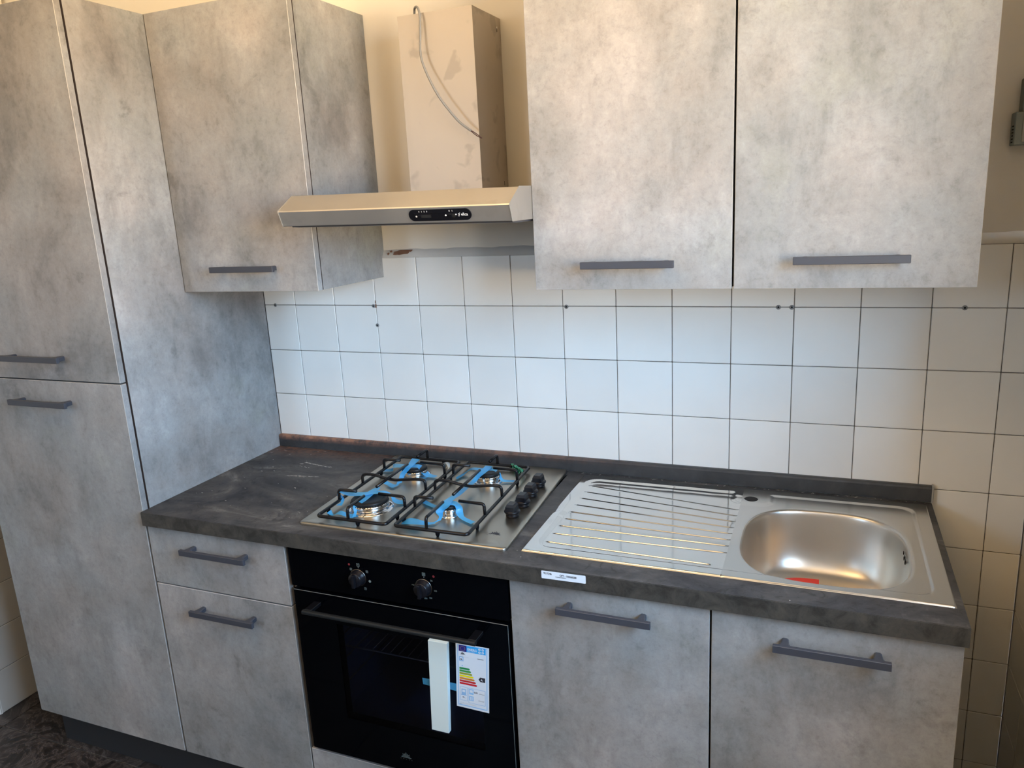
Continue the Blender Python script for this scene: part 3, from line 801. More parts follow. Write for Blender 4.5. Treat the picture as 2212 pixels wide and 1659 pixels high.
# cable
cab = [(0.700, 0.120, 2.06), (0.699, 0.135, 2.115), (0.7022, 0.140, 2.136), (0.7108, 0.152, 2.1425), (0.7214, 0.162, 2.141), (0.7300, 0.170, 2.1321), (0.7350, 0.175, 2.1119), (0.7347, 0.180, 2.0705), (0.7344, 0.185, 2.037), (0.7406, 0.190, 2.0067), (0.762, 0.198, 1.9619), (0.7859, 0.203, 1.9218), (0.8125, 0.203, 1.8861), (0.8372, 0.200, 1.8573), (0.8636, 0.195, 1.8356)]
def catmull(P, k=6):
    P = [Vector(p) for p in P]; P = [2*P[0]-P[1]]+P+[2*P[-1]-P[-2]]; o = []
    for i in range(1, len(P)-2):
        for j in range(k):
            t = j/k; a, b, c, d = P[i-1:i+3]
            o.append(0.5*((2*b)+(c-a)*t+(2*a-5*b+4*c-d)*t*t+(3*b-a-3*c+d)*t**3))
    o.append(P[-2]); return o
cpts = [(x, -d, z) for x, d, z in cab]
bm = bm_new(); tube(bm, catmull(cpts), 0.0029, 10); cb = finish(bm, 'cable', M_CABLE, hood, True)
for off in (0.0016, -0.0016):
    e = Vector(cpts[-1])
    bm = bm_new(); tube(bm, catmull([e+Vector((-0.004, 0, 0.003)), e+Vector((0.008, 0.0005, -0.006+off*1.2)), e+Vector((0.018, 0.002, -0.0135+off)), e+Vector((0.026, 0.004, -0.019))]), 0.0011, 8)
    finish(bm, 'wire', M_WIRE, cb, True)

# ------------------------------------------------------------------ gas hob
def HS(x, d): return x+(d-0.548)*0.045       # the hob sits a little out of square in its cut-out
HZ = 0.9078
hob = thing('gas_hob', 'four-burner stainless steel gas hob set into the worktop', 'hob', (0.755, -0.28, 0.9))
def ring(off, z, r=0.012):
    x0, x1, d0, d1 = 0.482+off, 1.0465-off, 0.0205+off, 0.548-off; r = max(r-off, 0.002)
    P = rrect(x0, x1, d0, d1, r, 6)
    return [(HS(x, d), -d, z) for x, d in P]
bm = bm_new(); prev = None
for off, z in ((0, 0.9002), (0, 0.9045), (0.0006, 0.9062), (0.0022, 0.9075), (0.0045, HZ), (0.013, HZ), (0.017, HZ-0.0010), (0.05, HZ-0.0010)):
    cur = [bm.verts.new(p) for p in ring(off, z)]
    if prev:
        n = len(cur)
        for k in range(n): bm.faces.new((prev[k], prev[(k+1) % n], cur[(k+1) % n], cur[k]))
    prev = cur
bm.faces.new(prev); bmesh.ops.recalc_face_normals(bm, faces=bm.faces); bm.normal_update()
if max(bm.faces, key=lambda q: q.calc_area()).normal.z < 0: bmesh.ops.reverse_faces(bm, faces=bm.faces)
plate_o = finish(bm, 'hob_plate', M_HOB, hob, True)
bm = bm_new()
# shallow tub under the plate, hanging through the worktop cut-out
abox(bm, 0.510, 1.015, 0.055, 0.495, 0.866, 0.9000); finish(bm, 'under_tray', M_BLACK, hob)
for (bx, bd, R) in ((0.612, 0.418, 0.050), (0.608, 0.172, 0.037), (0.835, 0.160, 0.034), (0.834, 0.401, 0.0225)):
    burner = bm_new(); c = (bx, -bd, HZ-0.001)
    lathe(burner, c, (0, 0, 1), [(R*1.24, 0.0), (R*1.22, 0.0018), (R*1.10, 0.0030), (R*0.9, 0.0030)], 40, close=False)
    lathe(burner, c, (0, 0, 1), [(R*0.90, 0.0), (R*0.90, 0.0055), (R*0.985, 0.0065), (R, 0.0085), (R, 0.0165), (R*0.97, 0.0185), (R*0.80, 0.0190)], 40)
    bo = finish(burner, 'burner', M_CHROME, hob, True)
    bm = bm_new(); h = 0.019
    lathe(bm, c, (0, 0, 1), [(R*0.92, h), (R*0.95, h+0.001), (R*0.95, h+0.0065), (R*0.91, h+0.0085), (R*0.70, h+0.0092), (R*0.66, h+0.0082), (0, h+0.0085)], 40, close=False)
    finish(bm, 'burner_cap', M_CAP, bo, True)
    bm = bm_new()                     # flame ports as a toothed ring
    nt_ = int(R*900)
    for i in range(nt_):
        a = 2*math.pi*i/nt_; ca, sa = math.cos(a), math.sin(a)
        p = Vector((bx+ca*R*0.965, -bd+sa*R*0.965, HZ+0.0176))
        tv = Vector((-sa, ca, 0))*0.0009; rv = Vector((ca, sa, 0))*R*0.035
        vs = [bm.verts.new(p+s1*tv+s2*rv+Vector((0, 0, s3*0.0012))) for s1 in (-1, 1) for s2 in (-1, 1) for s3 in (-1, 1)]
        for q in ((0, 1, 3, 2), (4, 6, 7, 5), (0, 4, 5, 1), (2, 3, 7, 6), (0, 2, 6, 4), (1, 5, 7, 3)): bm.faces.new([vs[k] for k in q])
    bmesh.ops.recalc_face_normals(bm, faces=bm.faces)
    tag(finish(bm, 'flame_ports', M_CAP, bo), kind='stuff')
for kx, kd in ((0.9868, 0.1655), (0.9905, 0.2360), (0.9942, 0.3050), (0.9920, 0.3705)):
    bm = bm_new(); c = (kx, -kd, HZ-0.0005)
    lathe(bm, c, (0, 0, 1), [(0.0165, 0), (0.0165, 0.006), (0.0150, 0.0085), (0.0195, 0.0105), (0.0205, 0.0125), (0.0200, 0.0150), (0.0150, 0.0175), (0.0120, 0.0180)], 28)
    b0 = [(-0.0125, -0.0135), (0.0125, -0.0135), (0.0125, 0.0165), (-0.0125, 0.0165)]; b1 = [(-0.0085, -0.0105), (0.0085, -0.0105), (0.0085, 0.0125), (-0.0085, 0.0125)]
    lo = [bm.verts.new((kx+a, -kd-b, HZ+0.015)) for a, b in b0]; md = [bm.verts.new((kx+a*0.93, -kd-b*0.95, HZ+0.027)) for a, b in b0]; hi = [bm.verts.new((kx+a, -kd-b, HZ+0.0335)) for a, b in b1]
    for P, Q in ((lo, md), (md, hi)):
        for k in range(4): bm.faces.new((P[k], P[(k+1) % 4], Q[(k+1) % 4], Q[k]))
    bm.faces.new(hi); bmesh.ops.recalc_face_normals(bm, faces=bm.faces)
    ko = finish(bm, 'knob', M_KNOB, hob)
    for p in ko.data.polygons: p.use_smooth = p.index < 28*7
# rising-sun emblem printed on the plate
def emblem(cx, cd_or_z, s, plane, m, parent, lv):
    """half-sun of tapering rays over a short base, with dots below"""
    bm = bm_new()
    def put(u, v):
        return (cx+u*s, -lv, cd_or_z+v*s) if plane == 'front' else (cx+u*s, -(cd_or_z-v*s), lv)
    for k, L in ((-4, 0.95), (-3, 0.80), (-2, 0.95), (-1, 0.82), (0, 1.0), (1, 0.82), (2, 0.95), (3, 0.80), (4, 0.95)):
        a = math.radians(90-k*21); dx, dy = math.cos(a), math.sin(a); px, py = -dy, dx
        P = [(dx*0.22+px*0.03, dy*0.22+py*0.03), (dx*L*0.75+px*0.085, dy*L*0.75+py*0.085), (dx*L, dy*L), (dx*L*0.75-px*0.085, dy*L*0.75-py*0.085), (dx*0.22-px*0.03, dy*0.22-py*0.03)]
        bm.faces.new([bm.verts.new(put(*p)) for p in P])
    P = [(math.cos(math.radians(t))*0.30, math.sin(math.radians(t))*0.26) for t in range(0, 181, 20)]
    bm.faces.new([bm.verts.new(put(*p)) for p in P])
    for u in (-0.95, -0.5, 0.0, 0.5, 0.95):
        bm.faces.new([bm.verts.new(put(u+0.05*math.cos(t*math.pi/3), -0.25+0.05*math.sin(t*math.pi/3))) for t in range(6)])
    bm.normal_update()
    for q in bm.faces:
        if (plane == 'front' and q.normal.y > 0) or (plane != 'front' and q.normal.z < 0): q.normal_flip()
    return finish(bm, 'emblem', m, parent)
emblem(0.9905, 0.4815, 0.0170, 'top', M_INK, plate_o, HZ-0.0010+0.0002)

# pan supports: enamelled rod grids, one thing each
def pan_support(label, x0, x1, d0, d1, fin):
    t = thing('pan_support', label, 'pan support', ((x0+x1)/2, -(d0+d1)/2, 0.91), 'pan supports on the hob')
    zf, zt_, r = 0.9205, 0.9505, 0.0041
    def W(p): return Vector((HS(p[0], p[1]), -p[1], p[2]))
    P = rrect(x0, x1, d0, d1, 0.010, 5)
    bm = bm_new(); tube(bm, [W((x, d, zf)) for x, d in P], r+0.0004, 10, closed=True); fr = finish(bm, 'frame', M_ENAM, t, True)
    for fx, fd in ((x0, d0+0.13), (x0, d1-0.05), (x1, d0+0.11), (x1, d1-0.06), ((x0+x1)/2+0.02, d1), ((x0+x1)/2+0.045, d0)):
        bm = bm_new(); c = W((fx, fd, HZ-0.0006)); lathe(bm, c, (0, 0, 1), [(0.0032, 0), (0.0042, 0.003), (0.0054, 0.006), (0.0054, 0.0135)], 10)
        finish(bm, 'rubber_foot', M_BLACK, t, True)
    def rod(pts, rr_=0.008, name='finger'):
        bm = bm_new(); tube(bm, smooth_path([W(p) for p in pts], rr_), r, 10); finish(bm, name, M_ENAM, t, True)
    for d in fin['side']:
        rod([(x0, d, zf), (x0+0.001, d, zt_), (fin['li'], d-0.002, zt_)])
        rod([(x1, d, zf), (x1-0.001, d, zt_), (fin['ri'], d-0.002, zt_)])
    xc, dm = fin['c'], fin['mid']
    w = (x1-x0)
    pts = [W((x0, dm, zf)), W((x0+0.0005, dm, zt_-0.001)), W((x0+w*0.20, dm, zt_+0.001)), W((xc-0.020, dm, zt_-0.0065)), W((xc+0.012, dm, zt_-0.0095)), W((xc+0.042, dm, zt_-0.0050)), W((x1-w*0.12, dm, zt_)), W((x1-0.0005, dm, zt_-0.0005)), W((x1, dm, zf))]
    bm = bm_new(); tube(bm, smooth_path(pts, 0.014, 6), r, 10); finish(bm, 'cross_rod', M_ENAM, t, True)
    rod([(xc, fin['l0'], zt_), (xc, fin['l1'], zt_)], name='long_rod')
    rod([(fin['fx'], d1, zf), (fin['fx'], d1-0.001, zt_), (fin['fx'], fin['fe'], zt_)])
    rod([(fin['rx'], d0, zf), (fin['rx'], d0+0.001, zt_), (fin['rx'], fin['re'], zt_)])
    return t
pan_support('black enamelled rod pan support over the two left burners', 0.528, 0.726, 0.071, 0.528, dict(side=(0.424, 0.180), li=0.583, ri=0.650, c=0.6195, mid=0.303, l0=0.380, l1=0.202, fx=0.620, fe=0.446, rx=0.618, re=0.137))
pan_support('black enamelled rod pan support over the two right burners, nearer the knobs', 0.750, 0.9445, 0.066, 0.528, dict(side=(0.415, 0.173), li=0.803, ri=0.875, c=0.8435, mid=0.294, l0=0.378, l1=0.198, fx=0.8385, fe=0.430, rx=0.8455, re=0.126))

# blue tape, strip by strip; each entry is left edge x,d  right edge x,d  height
RIB = {}
RIB['A1']=[(0.5971, 0.3528, 0.6108, 0.3593, 0.939), (0.5931, 0.3911, 0.6177, 0.404, 0.94), (0.6003, 0.4344, 0.6208, 0.4475, 0.939), (0.5909, 0.4622, 0.6045, 0.4631, 0.928), (0.6005, 0.4752, 0.6066, 0.4713, 0.917), (0.606, 0.4941, 0.6149, 0.4896, 0.911)]
RIB['A1b']=[(0.604, 0.473, 0.6105, 0.495, 0.911), (0.5842, 0.4763, 0.599, 0.4984, 0.912), (0.5655, 0.483, 0.5735, 0.5049, 0.92), (0.5512, 0.4918, 0.5512, 0.5005, 0.912), (0.5344, 0.4798, 0.5364, 0.5014, 0.918)]
RIB['A2']=[(0.6776, 0.36, 0.6904, 0.3823, 0.911), (0.6672, 0.3628, 0.6779, 0.3881, 0.912), (0.6575, 0.3662, 0.6626, 0.3885, 0.918), (0.6577, 0.3779, 0.6495, 0.3776, 0.932), (0.6408, 0.3787, 0.6479, 0.3971, 0.94), (0.6285, 0.3848, 0.6391, 0.4038, 0.943), (0.6065, 0.3954, 0.6181, 0.414, 0.943), (0.587, 0.4037, 0.5992, 0.4258, 0.942), (0.5456, 0.4015, 0.5605, 0.4255, 0.937), (0.5342, 0.4089, 0.5432, 0.4298, 0.941), (0.5197, 0.4083, 0.5271, 0.4284, 0.945), (0.5094, 0.4075, 0.5183, 0.4223, 0.938)]
RIB['A2b']=[(0.5148, 0.4113, 0.5197, 0.4271, 0.94), (0.5146, 0.4078, 0.5173, 0.4241, 0.932), (0.5277, 0.4103, 0.5252, 0.4253, 0.922), (0.5315, 0.4181, 0.5273, 0.4263, 0.916), (0.5357, 0.435, 0.519, 0.438, 0.911)]
RIB['B1']=[(0.5835, 0.1395, 0.6122, 0.1429, 0.945), (0.5949, 0.1857, 0.6155, 0.1911, 0.943), (0.597, 0.2112, 0.6136, 0.2099, 0.938), (0.5915, 0.2239, 0.6095, 0.225, 0.93), (0.5929, 0.2375, 0.6043, 0.2292, 0.919), (0.6011, 0.2675, 0.6076, 0.2473, 0.912)]
RIB['B1b']=[(0.6006, 0.241, 0.6079, 0.2683, 0.911), (0.5959, 0.2625, 0.5992, 0.2862, 0.911), (0.5761, 0.2579, 0.5731, 0.2746, 0.913), (0.5648, 0.2581, 0.5657, 0.2793, 0.918)]
RIB['B2']=[(0.4944, 0.1635, 0.4981, 0.1801, 0.911), (0.5213, 0.1505, 0.5364, 0.1761, 0.914), (0.5308, 0.1581, 0.548, 0.1892, 0.93), (0.5732, 0.1737, 0.5879, 0.1992, 0.938), (0.6049, 0.1746, 0.6139, 0.1985, 0.94), (0.6243, 0.1699, 0.6325, 0.1967, 0.94), (0.6317, 0.1516, 0.6383, 0.19, 0.926), (0.6519, 0.1646, 0.6545, 0.1919, 0.914), (0.6821, 0.1713, 0.6786, 0.1871, 0.911)]
RIB['C1']=[(0.8194, 0.1396, 0.8419, 0.1412, 0.943), (0.8225, 0.1725, 0.8438, 0.1776, 0.943), (0.8194, 0.2115, 0.8341, 0.2078, 0.936), (0.8141, 0.2338, 0.8298, 0.2298, 0.928), (0.8165, 0.2703, 0.8306, 0.2699, 0.93), (0.8203, 0.328, 0.8393, 0.335, 0.936), (0.8221, 0.3842, 0.8417, 0.3904, 0.941), (0.821, 0.4099, 0.8501, 0.4297, 0.941), (0.8118, 0.431, 0.83, 0.4234, 0.924), (0.8264, 0.4426, 0.8338, 0.4379, 0.916), (0.8279, 0.4642, 0.8342, 0.4496, 0.911)]
RIB['C1b']=[(0.8277, 0.4277, 0.8294, 0.4714, 0.911), (0.8236, 0.4602, 0.8286, 0.4742, 0.911), (0.8066, 0.4674, 0.8134, 0.4845, 0.911), (0.766, 0.4729, 0.7872, 0.5066, 0.919), (0.7464, 0.4813, 0.7491, 0.497, 0.911)]
RIB['C2']=[(0.7378, 0.1684, 0.7479, 0.1836, 0.911), (0.7493, 0.1313, 0.7555, 0.1528, 0.913), (0.7601, 0.1275, 0.7644, 0.1406, 0.922), (0.7849, 0.1473, 0.7936, 0.1663, 0.937), (0.8159, 0.1581, 0.8243, 0.1768, 0.941), (0.8367, 0.153, 0.8441, 0.1698, 0.941), (0.8507, 0.1445, 0.856, 0.1626, 0.938), (0.865, 0.1464, 0.8628, 0.162, 0.93), (0.8731, 0.1522, 0.8672, 0.1604, 0.918), (0.8822, 0.1537, 0.8816, 0.1705, 0.912), (0.9109, 0.1471, 0.9124, 0.1633, 0.911)]
RIB['D2']=[(0.7279, 0.339, 0.729, 0.3594, 0.911), (0.7819, 0.373, 0.7849, 0.3902, 0.914), (0.8134, 0.3895, 0.8247, 0.4116, 0.932), (0.8348, 0.3957, 0.8448, 0.418, 0.939), (0.8482, 0.3897, 0.8566, 0.4163, 0.938), (0.8665, 0.3945, 0.8583, 0.412, 0.928), (0.8757, 0.4077, 0.8582, 0.4135, 0.917), (0.8865, 0.4194, 0.8808, 0.4325, 0.912), (0.9219, 0.436, 0.9166, 0.4511, 0.911)]

def ribbon(name, label, keys):
    bm = bm_new()
    for key in keys:
        L = RIB[key]
        Lp = catmull([(a, -b, z) for a, b, c, d, z in L], 5); Rp = catmull([(c, -d, z) for a, b, c, d, z in L], 5)
        A = [bm.verts.new(p) for p in Lp]; B = [bm.verts.new(p) for p in Rp]
        Mv = [bm.verts.new((p+q)/2+Vector((0, 0, 0.0002))) for p, q in zip(Lp, Rp)]
        for i in range(len(A)-1):
            bm.faces.new((A[i], Mv[i], Mv[i+1], A[i+1])); bm.faces.new((Mv[i], B[i], B[i+1], Mv[i+1]))
    for v in bm.verts: v.co.z = max(v.co.z, HZ+0.0004)
    o = finish(bm, name, M_TAPE, None, True)
    c = sum((v.co for v in o.data.vertices), Vector())/len(o.data.vertices)
    o.data.transform(Matrix.Translation(-c)); o.location = c
    return tag(o, label, 'tape', 'strips of blue tape on the hob')
ribbon('adhesive_tape', 'blue tape strip running front to back over the large front left burner', ['A1', 'A1b'])
ribbon('adhesive_tape', 'blue tape strip across the large front left burner, looped at its left end', ['A2', 'A2b'])
ribbon('adhesive_tape', 'blue tape strip running front to back over the rear left burner', ['B1', 'B1b'])
ribbon('adhesive_tape', 'blue tape strip running left to right over the rear left burner', ['B2'])
ribbon('adhesive_tape', 'longest blue tape strip, from the rear right burner down to the small front right burner', ['C1', 'C1b'])
ribbon('adhesive_tape', 'blue tape strip running left to right over the rear right burner', ['C2'])
ribbon('adhesive_tape', 'blue tape strip running left to right over the small front right burner', ['D2'])
# torn plastic
def plastic(label, cx, cd, m, n, w, name):
    bm = bm_new(); random.seed(int(cx*1000))
    for i in range(n):
        x = cx+w*(i-(n-1)/2); d = cd+0.011*(i-(n-1)/2)
        pts = [(x-0.008, -d+0.006, HZ+0.001), (x-0.009, -d+0.003, HZ+0.010), (x-0.002, -d, HZ+0.016), (x+0.006, -d-0.003, HZ+0.011), (x+0.007, -d-0.007, HZ+0.003), (x+0.002, -d-0.013, HZ+0.001)]
        pts = [Vector(p)+Vector((random.uniform(-.002, .002), random.uniform(-.002, .002), random.uniform(0, .002))) for p in pts]
        c = catmull(pts, 4)
        A = [bm.verts.new(p+Vector((0.0028, 0.0035, 0))) for p in c]; B = [bm.verts.new(p-Vector((0.0028, 0.0035, 0))) for p in c]
        for k in range(len(c)-1): bm.faces.new((A[k], B[k], B[k+1], A[k+1]))
    o = finish(bm, name, m, None, True)
    for v in o.data.vertices: v.co.z = max(v.co.z, HZ+0.0003)
    md = o.modifiers.new('s', 'SOLIDIFY'); md.thickness = 0.0011; md.offset = 1
    return tag(o, label, 'plastic scrap')
plastic('curled green see-through plastic strip at the rear right corner of the hob', 0.8900, 0.080, M_GREEN, 4, 0.0125, 'plastic_strip')
plastic('small crumpled clear plastic scrap behind the rear left burner', 0.676, 0.102, M_CLEAR, 2, 0.008, 'plastic_scrap')

# ------------------------------------------------------------------ sink
sink = thing('kitchen_sink', 'polished steel inset sink with ribbed drainboard on the left and one rounded bowl', 'sink', (1.5, -0.28, 0.9))
SX0, SX1, SD0, SD1, SP = 1.0775, 1.9325, 0.0365, 0.5325, 1.512
SZ = 0.9036
def sm(t): t = min(max(t, 0), 1); return t*t*(3-2*t)
def sdrr(x, d, x0, x1, d0, d1, r):
    qx = abs(x-(x0+x1)/2)-(x1-x0)/2+r; qd = abs(d-(d0+d1)/2)-(d1-d0)/2+r
    return math.hypot(max(qx, 0), max(qd, 0))+min(max(qx, qd), 0)-r
LR = [0.1131, 0.1578, 0.2030, 0.2485, 0.2947, 0.3381, 0.3805, 0.4255, 0.4720]
RRR = [0.1784, 0.2154, 0.2509, 0.2862, 0.3193, 0.3534, 0.3853, 0.4198, 0.4840]
def sink_h(x, d):
    e = min(x-SX0, SX1-x, d-SD0, SD1-d)
    z = SZ-0.0034*(1-sm(e/0.0024))
    m = sm(-sdrr(x, d, 1.100, 1.903, 0.066, 0.505, 0.035)/0.007)
    plat = sm(1-sdrr(x, d, 1.497, 1.578, 0.0, 0.132, 0.02)/0.010)
    z -= 0.0026*m*(1-plat)
    z -= 0.0030*math.exp(-((x-1.080)/0.012)**2-((d-0.295)/0.018)**2)      # knocked edge
    z -= 0.0016*math.exp(-((x-1.105)/0.006)**2-((d-0.318)/0.010)**2)
    z += 0.0012*math.exp(-((x-1.098)/0.008)**2-((d-0.300)/0.012)**2)
    # inner tray round the ribs
    m2 = sm(-sdrr(x, d, 1.106, 1.522, 0.088, 0.497, 0.03)/0.005)
    z -= 0.0007*m2*(1-sm(1-(1.512-x)/0.006))
    return z
# rows of the drainboard follow the fanned ribs
rowsL, rowsR, rid = [], [], []
def addrow(l, r, k=None, off=0.0): rowsL.append(l); rowsR.append(r); rid.append((k, off))
edge0 = [SD0, SD0+0.0008, SD0+0.0018, SD0+0.003, SD0+0.005]
for e in edge0: addrow(e, e)
for i in range(1, 22):
    addrow(SD0+0.005+(LR[0]-0.0065-SD0-0.005)*i/22, SD0+0.005+(RRR[0]-0.0065-SD0-0.005)*i/22)
for k in range(9):
    for off in (-0.0065, -0.0045, -0.0032, -0.0024, -0.0017, -0.0011, -0.0005, 0, 0.0005, 0.0011, 0.0017, 0.0024, 0.0032, 0.0045, 0.0065):
        addrow(LR[k]+off, RRR[k]+off, k, off)
    if k < 8:
        for i in range(1, 5):
            addrow(LR[k]+0.0065+(LR[k+1]-LR[k]-0.013)*i/5, RRR[k]+0.0065+(RRR[k+1]-RRR[k]-0.013)*i/5)
for i in range(1, 12):
    addrow(LR[8]+0.0065+(SD1-0.005-LR[8]-0.0065)*i/12, RRR[8]+0.0065+(SD1-0.005-RRR[8]-0.0065)*i/12)
for e in edge0[::-1]: addrow(SD0+SD1-e, SD0+SD1-e)
xs = [SX0, SX0+0.0008, SX0+0.0018, SX0+0.003, SX0+0.005]
x = SX0+0.009
while x < SP-0.003: xs.append(x); x += 0.0045
xs.append(SP)
bm = bm_new(); G = []
XL0, XR0 = 1.1175, 1.5065
for x in xs:
    t = min(max((x-1.1175)/(1.5065-1.1175), 0), 1)
    # outside the ribs relax to the straight edges
    col = []
    for l, r, (k, off) in zip(rowsL, rowsR, rid):
        d = l+(r-l)*t
        z = sink_h(x, d)
        if k is not None:
            a = sm((x-XL0+0.001)/0.003)*sm((XR0+0.001-(0.022 if k == 8 else 0)-x)/0.003)
            h = math.exp(-(off/0.0019)**2)*0.0021
            z += a*h
        col.append(bm.verts.new((x, -d, z)))
    G.append(col)
for A, B in zip(G, G[1:]):
    for k in range(len(A)-1): bm.faces.new((A[k], A[k+1], B[k+1], B[k]))
bm.normal_update()
if sum(q.normal.z for q in bm.faces) < 0: bmesh.ops.reverse_faces(bm, faces=bm.faces)
finish(bm, 'drainboard', M_SINK, sink, True)
# bowl and deck
BX, BD, BA, BB, BN = 1.7035, 0.3235, 0.1685, 0.1855, 2.9
def sup(th, s=1.0):
    c, s_ = math.cos(th), math.sin(th)
    r = (abs(c/BA)**BN+abs(s_/BB)**BN)**(-1/BN)
    return r*s
per = []
nside = 64
for (xa, da, xb, db) in ((SP, SD0, SX1, SD0), (SX1, SD0, SX1, SD1), (SX1, SD1, SP, SD1), (SP, SD1, SP, SD0)):
    for i in range(nside): per.append((xa+(xb-xa)*i/nside, da+(db-da)*i/nside))
bm = bm_new(); rings = []
TS = [i/44 for i in range(45)]
for t in TS:
    rg = []
    for (px, pd) in per:
        th = math.atan2(pd-BD, px-BX); r = sup(th, 1.014)
        sx_, sd_ = BX+math.cos(th)*r, BD+math.sin(th)*r
        tt = 1-(1-t)**1.0
        x, d = sx_+(px-sx_)*tt, sd_+(pd-sd_)*tt
        z = sink_h(x, d) if t > 0 else sink_h(x, d)
        z -= 0.0012*math.exp(-((math.hypot(x-sx_, d-sd_))/0.003)**2)
        rg.append(bm.verts.new((x, -d, z)))
    rings.append(rg)
n = len(per)
for A, B in zip(rings, rings[1:]):
    for k in range(n): bm.faces.new((A[k], A[(k+1) % n], B[(k+1) % n], B[k]))
bm.normal_update()
if sum(q.normal.z for q in bm.faces) < 0: bmesh.ops.reverse_faces(bm, faces=bm.faces)
finish(bm, 'deck', M_DECK, sink, True)
prof = [(0.0, -0.1545), (0.30, -0.1535), (0.52, -0.1525), (0.66, -0.1505), (0.75, -0.1455), (0.82, -0.1360), (0.87, -0.121), (0.905, -0.102), (0.93, -0.080), (0.952, -0.052), (0.972, -0.024), (0.984, -0.0095), (0.995, -0.0035), (1.006, -0.0014), (1.014, -0.0003)]
pp = catmull([(a, 0, b) for a, b in prof], 4)
bm = bm_new(); rings = []
for p in pp[1:]:
    rg = []
    for (px, pd) in per:
        th = math.atan2(pd-BD, px-BX); r = sup(th, p.x)
        x, d = BX+math.cos(th)*r, BD+math.sin(th)*r
        base = sink_h(BX+math.cos(th)*sup(th, 1.014), BD+math.sin(th)*sup(th, 1.014))-0.0012
        rg.append(bm.verts.new((x, -d, base+p.z)))
    rings.append(rg)
for A, B in zip(rings, rings[1:]):
    for k in range(n): bm.faces.new((A[k], A[(k+1) % n], B[(k+1) % n], B[k]))
bm.faces.new(rings[0]); bmesh.ops.recalc_face_normals(bm, faces=bm.faces); bm.normal_update()
if min(bm.faces, key=lambda q: abs(q.calc_center_median().x-BX)+abs(q.calc_center_median().y+BD)).normal.z < 0: bmesh.ops.reverse_faces(bm, faces=bm.faces)
bowl = finish(bm, 'bowl', M_BASIN, sink, True)
bm = bm_new(); lathe(bm, (1.5345, -0.107, sink_h(1.5345, 0.107)+0.0001), (0, 0, 1), [(0.0185, -0.0004), (0.0180, 0.0004), (0.0168, 0.0004), (0.0165, 0.0002)], 32, close=False)
th_ = finish(bm, 'tap_hole_rim', M_SINK, sink, True)
bm = bm_new(); cyl(bm, (1.5345, -0.107, sink_h(1.5345, 0.107)-0.0002), (0, 0, 1), 0.0166, 0.0166, 0.0004, 32); finish(bm, 'tap_hole_shade', M_HOLE, sink)  # black disc on the deck, painted in for the darkness of the hole
bm = bm_new()          # overflow slots in the right-hand side of the bowl
for z_, dd_ in ((0.8845, 0.285), (0.8760, 0.295), (0.8845, 0.305), (0.8760, 0.315), (0.8845, 0.325)):
    r = sup(math.atan2(dd_-BD, 0.165))*0.975
    x = BX+math.sqrt(max(r*r-(dd_-BD)**2, 0))-0.0030
    abox(bm, x, x+0.0015, dd_-0.0035, dd_+0.0035, z_-0.0028, z_+0.0028)
finish(bm, 'overflow_slots', M_HOLE, sink)
# red card in the bowl
rc = thing('warning_card', 'red card lying on the floor of the sink bowl at its front', 'card', (1.655, -0.23, 0.7495))
P = rrect(1.612, 1.700, 0.180, 0.262, 0.014, 6)
bm = bm_new(); T_ = [bm.verts.new((x, -d, 0.7500+0.0006)) for x, d in P]; B_ = [bm.verts.new((x, -d, 0.7500)) for x, d in P]
for k in range(len(P)): bm.faces.new((T_[k], T_[(k+1) % len(P)], B_[(k+1) % len(P)], B_[k]))
bm.faces.new(T_); bm.faces.new(B_[::-1]); bmesh.ops.recalc_face_normals(bm, faces=bm.faces)
finish(bm, 'card', M_RED, rc)

# ------------------------------------------------------------------ oven
oven = thing('built_in_oven', 'black glass built-in electric oven under the hob', 'oven', (0.77, -0.55, 0.28))
bm = bm_new(); abox(bm, 0.4730, 1.0640, 0.570, 0.5895, 0.7535, 0.8590, 0.0012, 2); pan = finish(bm, 'control_panel', M_GLOSS, oven)
OX0, OX1, OZ0, OZ1, OF = 0.4780, 1.0615, 0.2830, 0.7455, 0.5925
WXa, WXb, WZa, WZb = 0.598, 0.985, 0.400, 0.668
M_GEDGE = simple('glass_edge_highlight', (0.09, 0.10, 0.10), 0.25)  # lighter bevel colour, a painted highlight round the oven door
bm = bm_new(); V = {}
X_, Z_ = [OX0, WXa, WXb, OX1], [OZ0, WZa, WZb, OZ1]
for i in range(4):
    for j in range(4): V[i, j] = bm.verts.new((X_[i], -OF, Z_[j]))
for i in range(3):
    for j in range(3):
        if (i, j) != (1, 1): bm.faces.new((V[i, j], V[i+1, j], V[i+1, j+1], V[i, j+1]))
ret = bmesh.ops.extrude_face_region(bm, geom=list(bm.faces))
bmesh.ops.translate(bm, verts=[v for v in ret['geom'] if isinstance(v, bmesh.types.BMVert)], vec=(0, 0.024, 0))
bmesh.ops.recalc_face_normals(bm, faces=bm.faces)
es = [e for e in bm.edges if all(abs(v.co.y+OF) < 1e-5 for v in e.verts) and (all(v.co.x < OX0+1e-4 for v in e.verts) or all(v.co.x > OX1-1e-4 for v in e.verts) or all(v.co.z < OZ0+1e-4 for v in e.verts) or all(v.co.z > OZ1-1e-4 for v in e.verts))]
bmesh.ops.bevel(bm, geom=es, offset=0.0010, segments=1, affect='EDGES'); bm.normal_update()
for q in bm.faces:
    nrm = q.normal
    if 0.3 < abs(nrm.y) < 0.95: q.material_index = 1
odoor = finish(bm, 'door', [M_GLOSS, M_GEDGE], oven)
box('door_pane', WXa, WXb, OF-0.004, OF-0.0002, WZa, WZb, M_PANE, odoor)
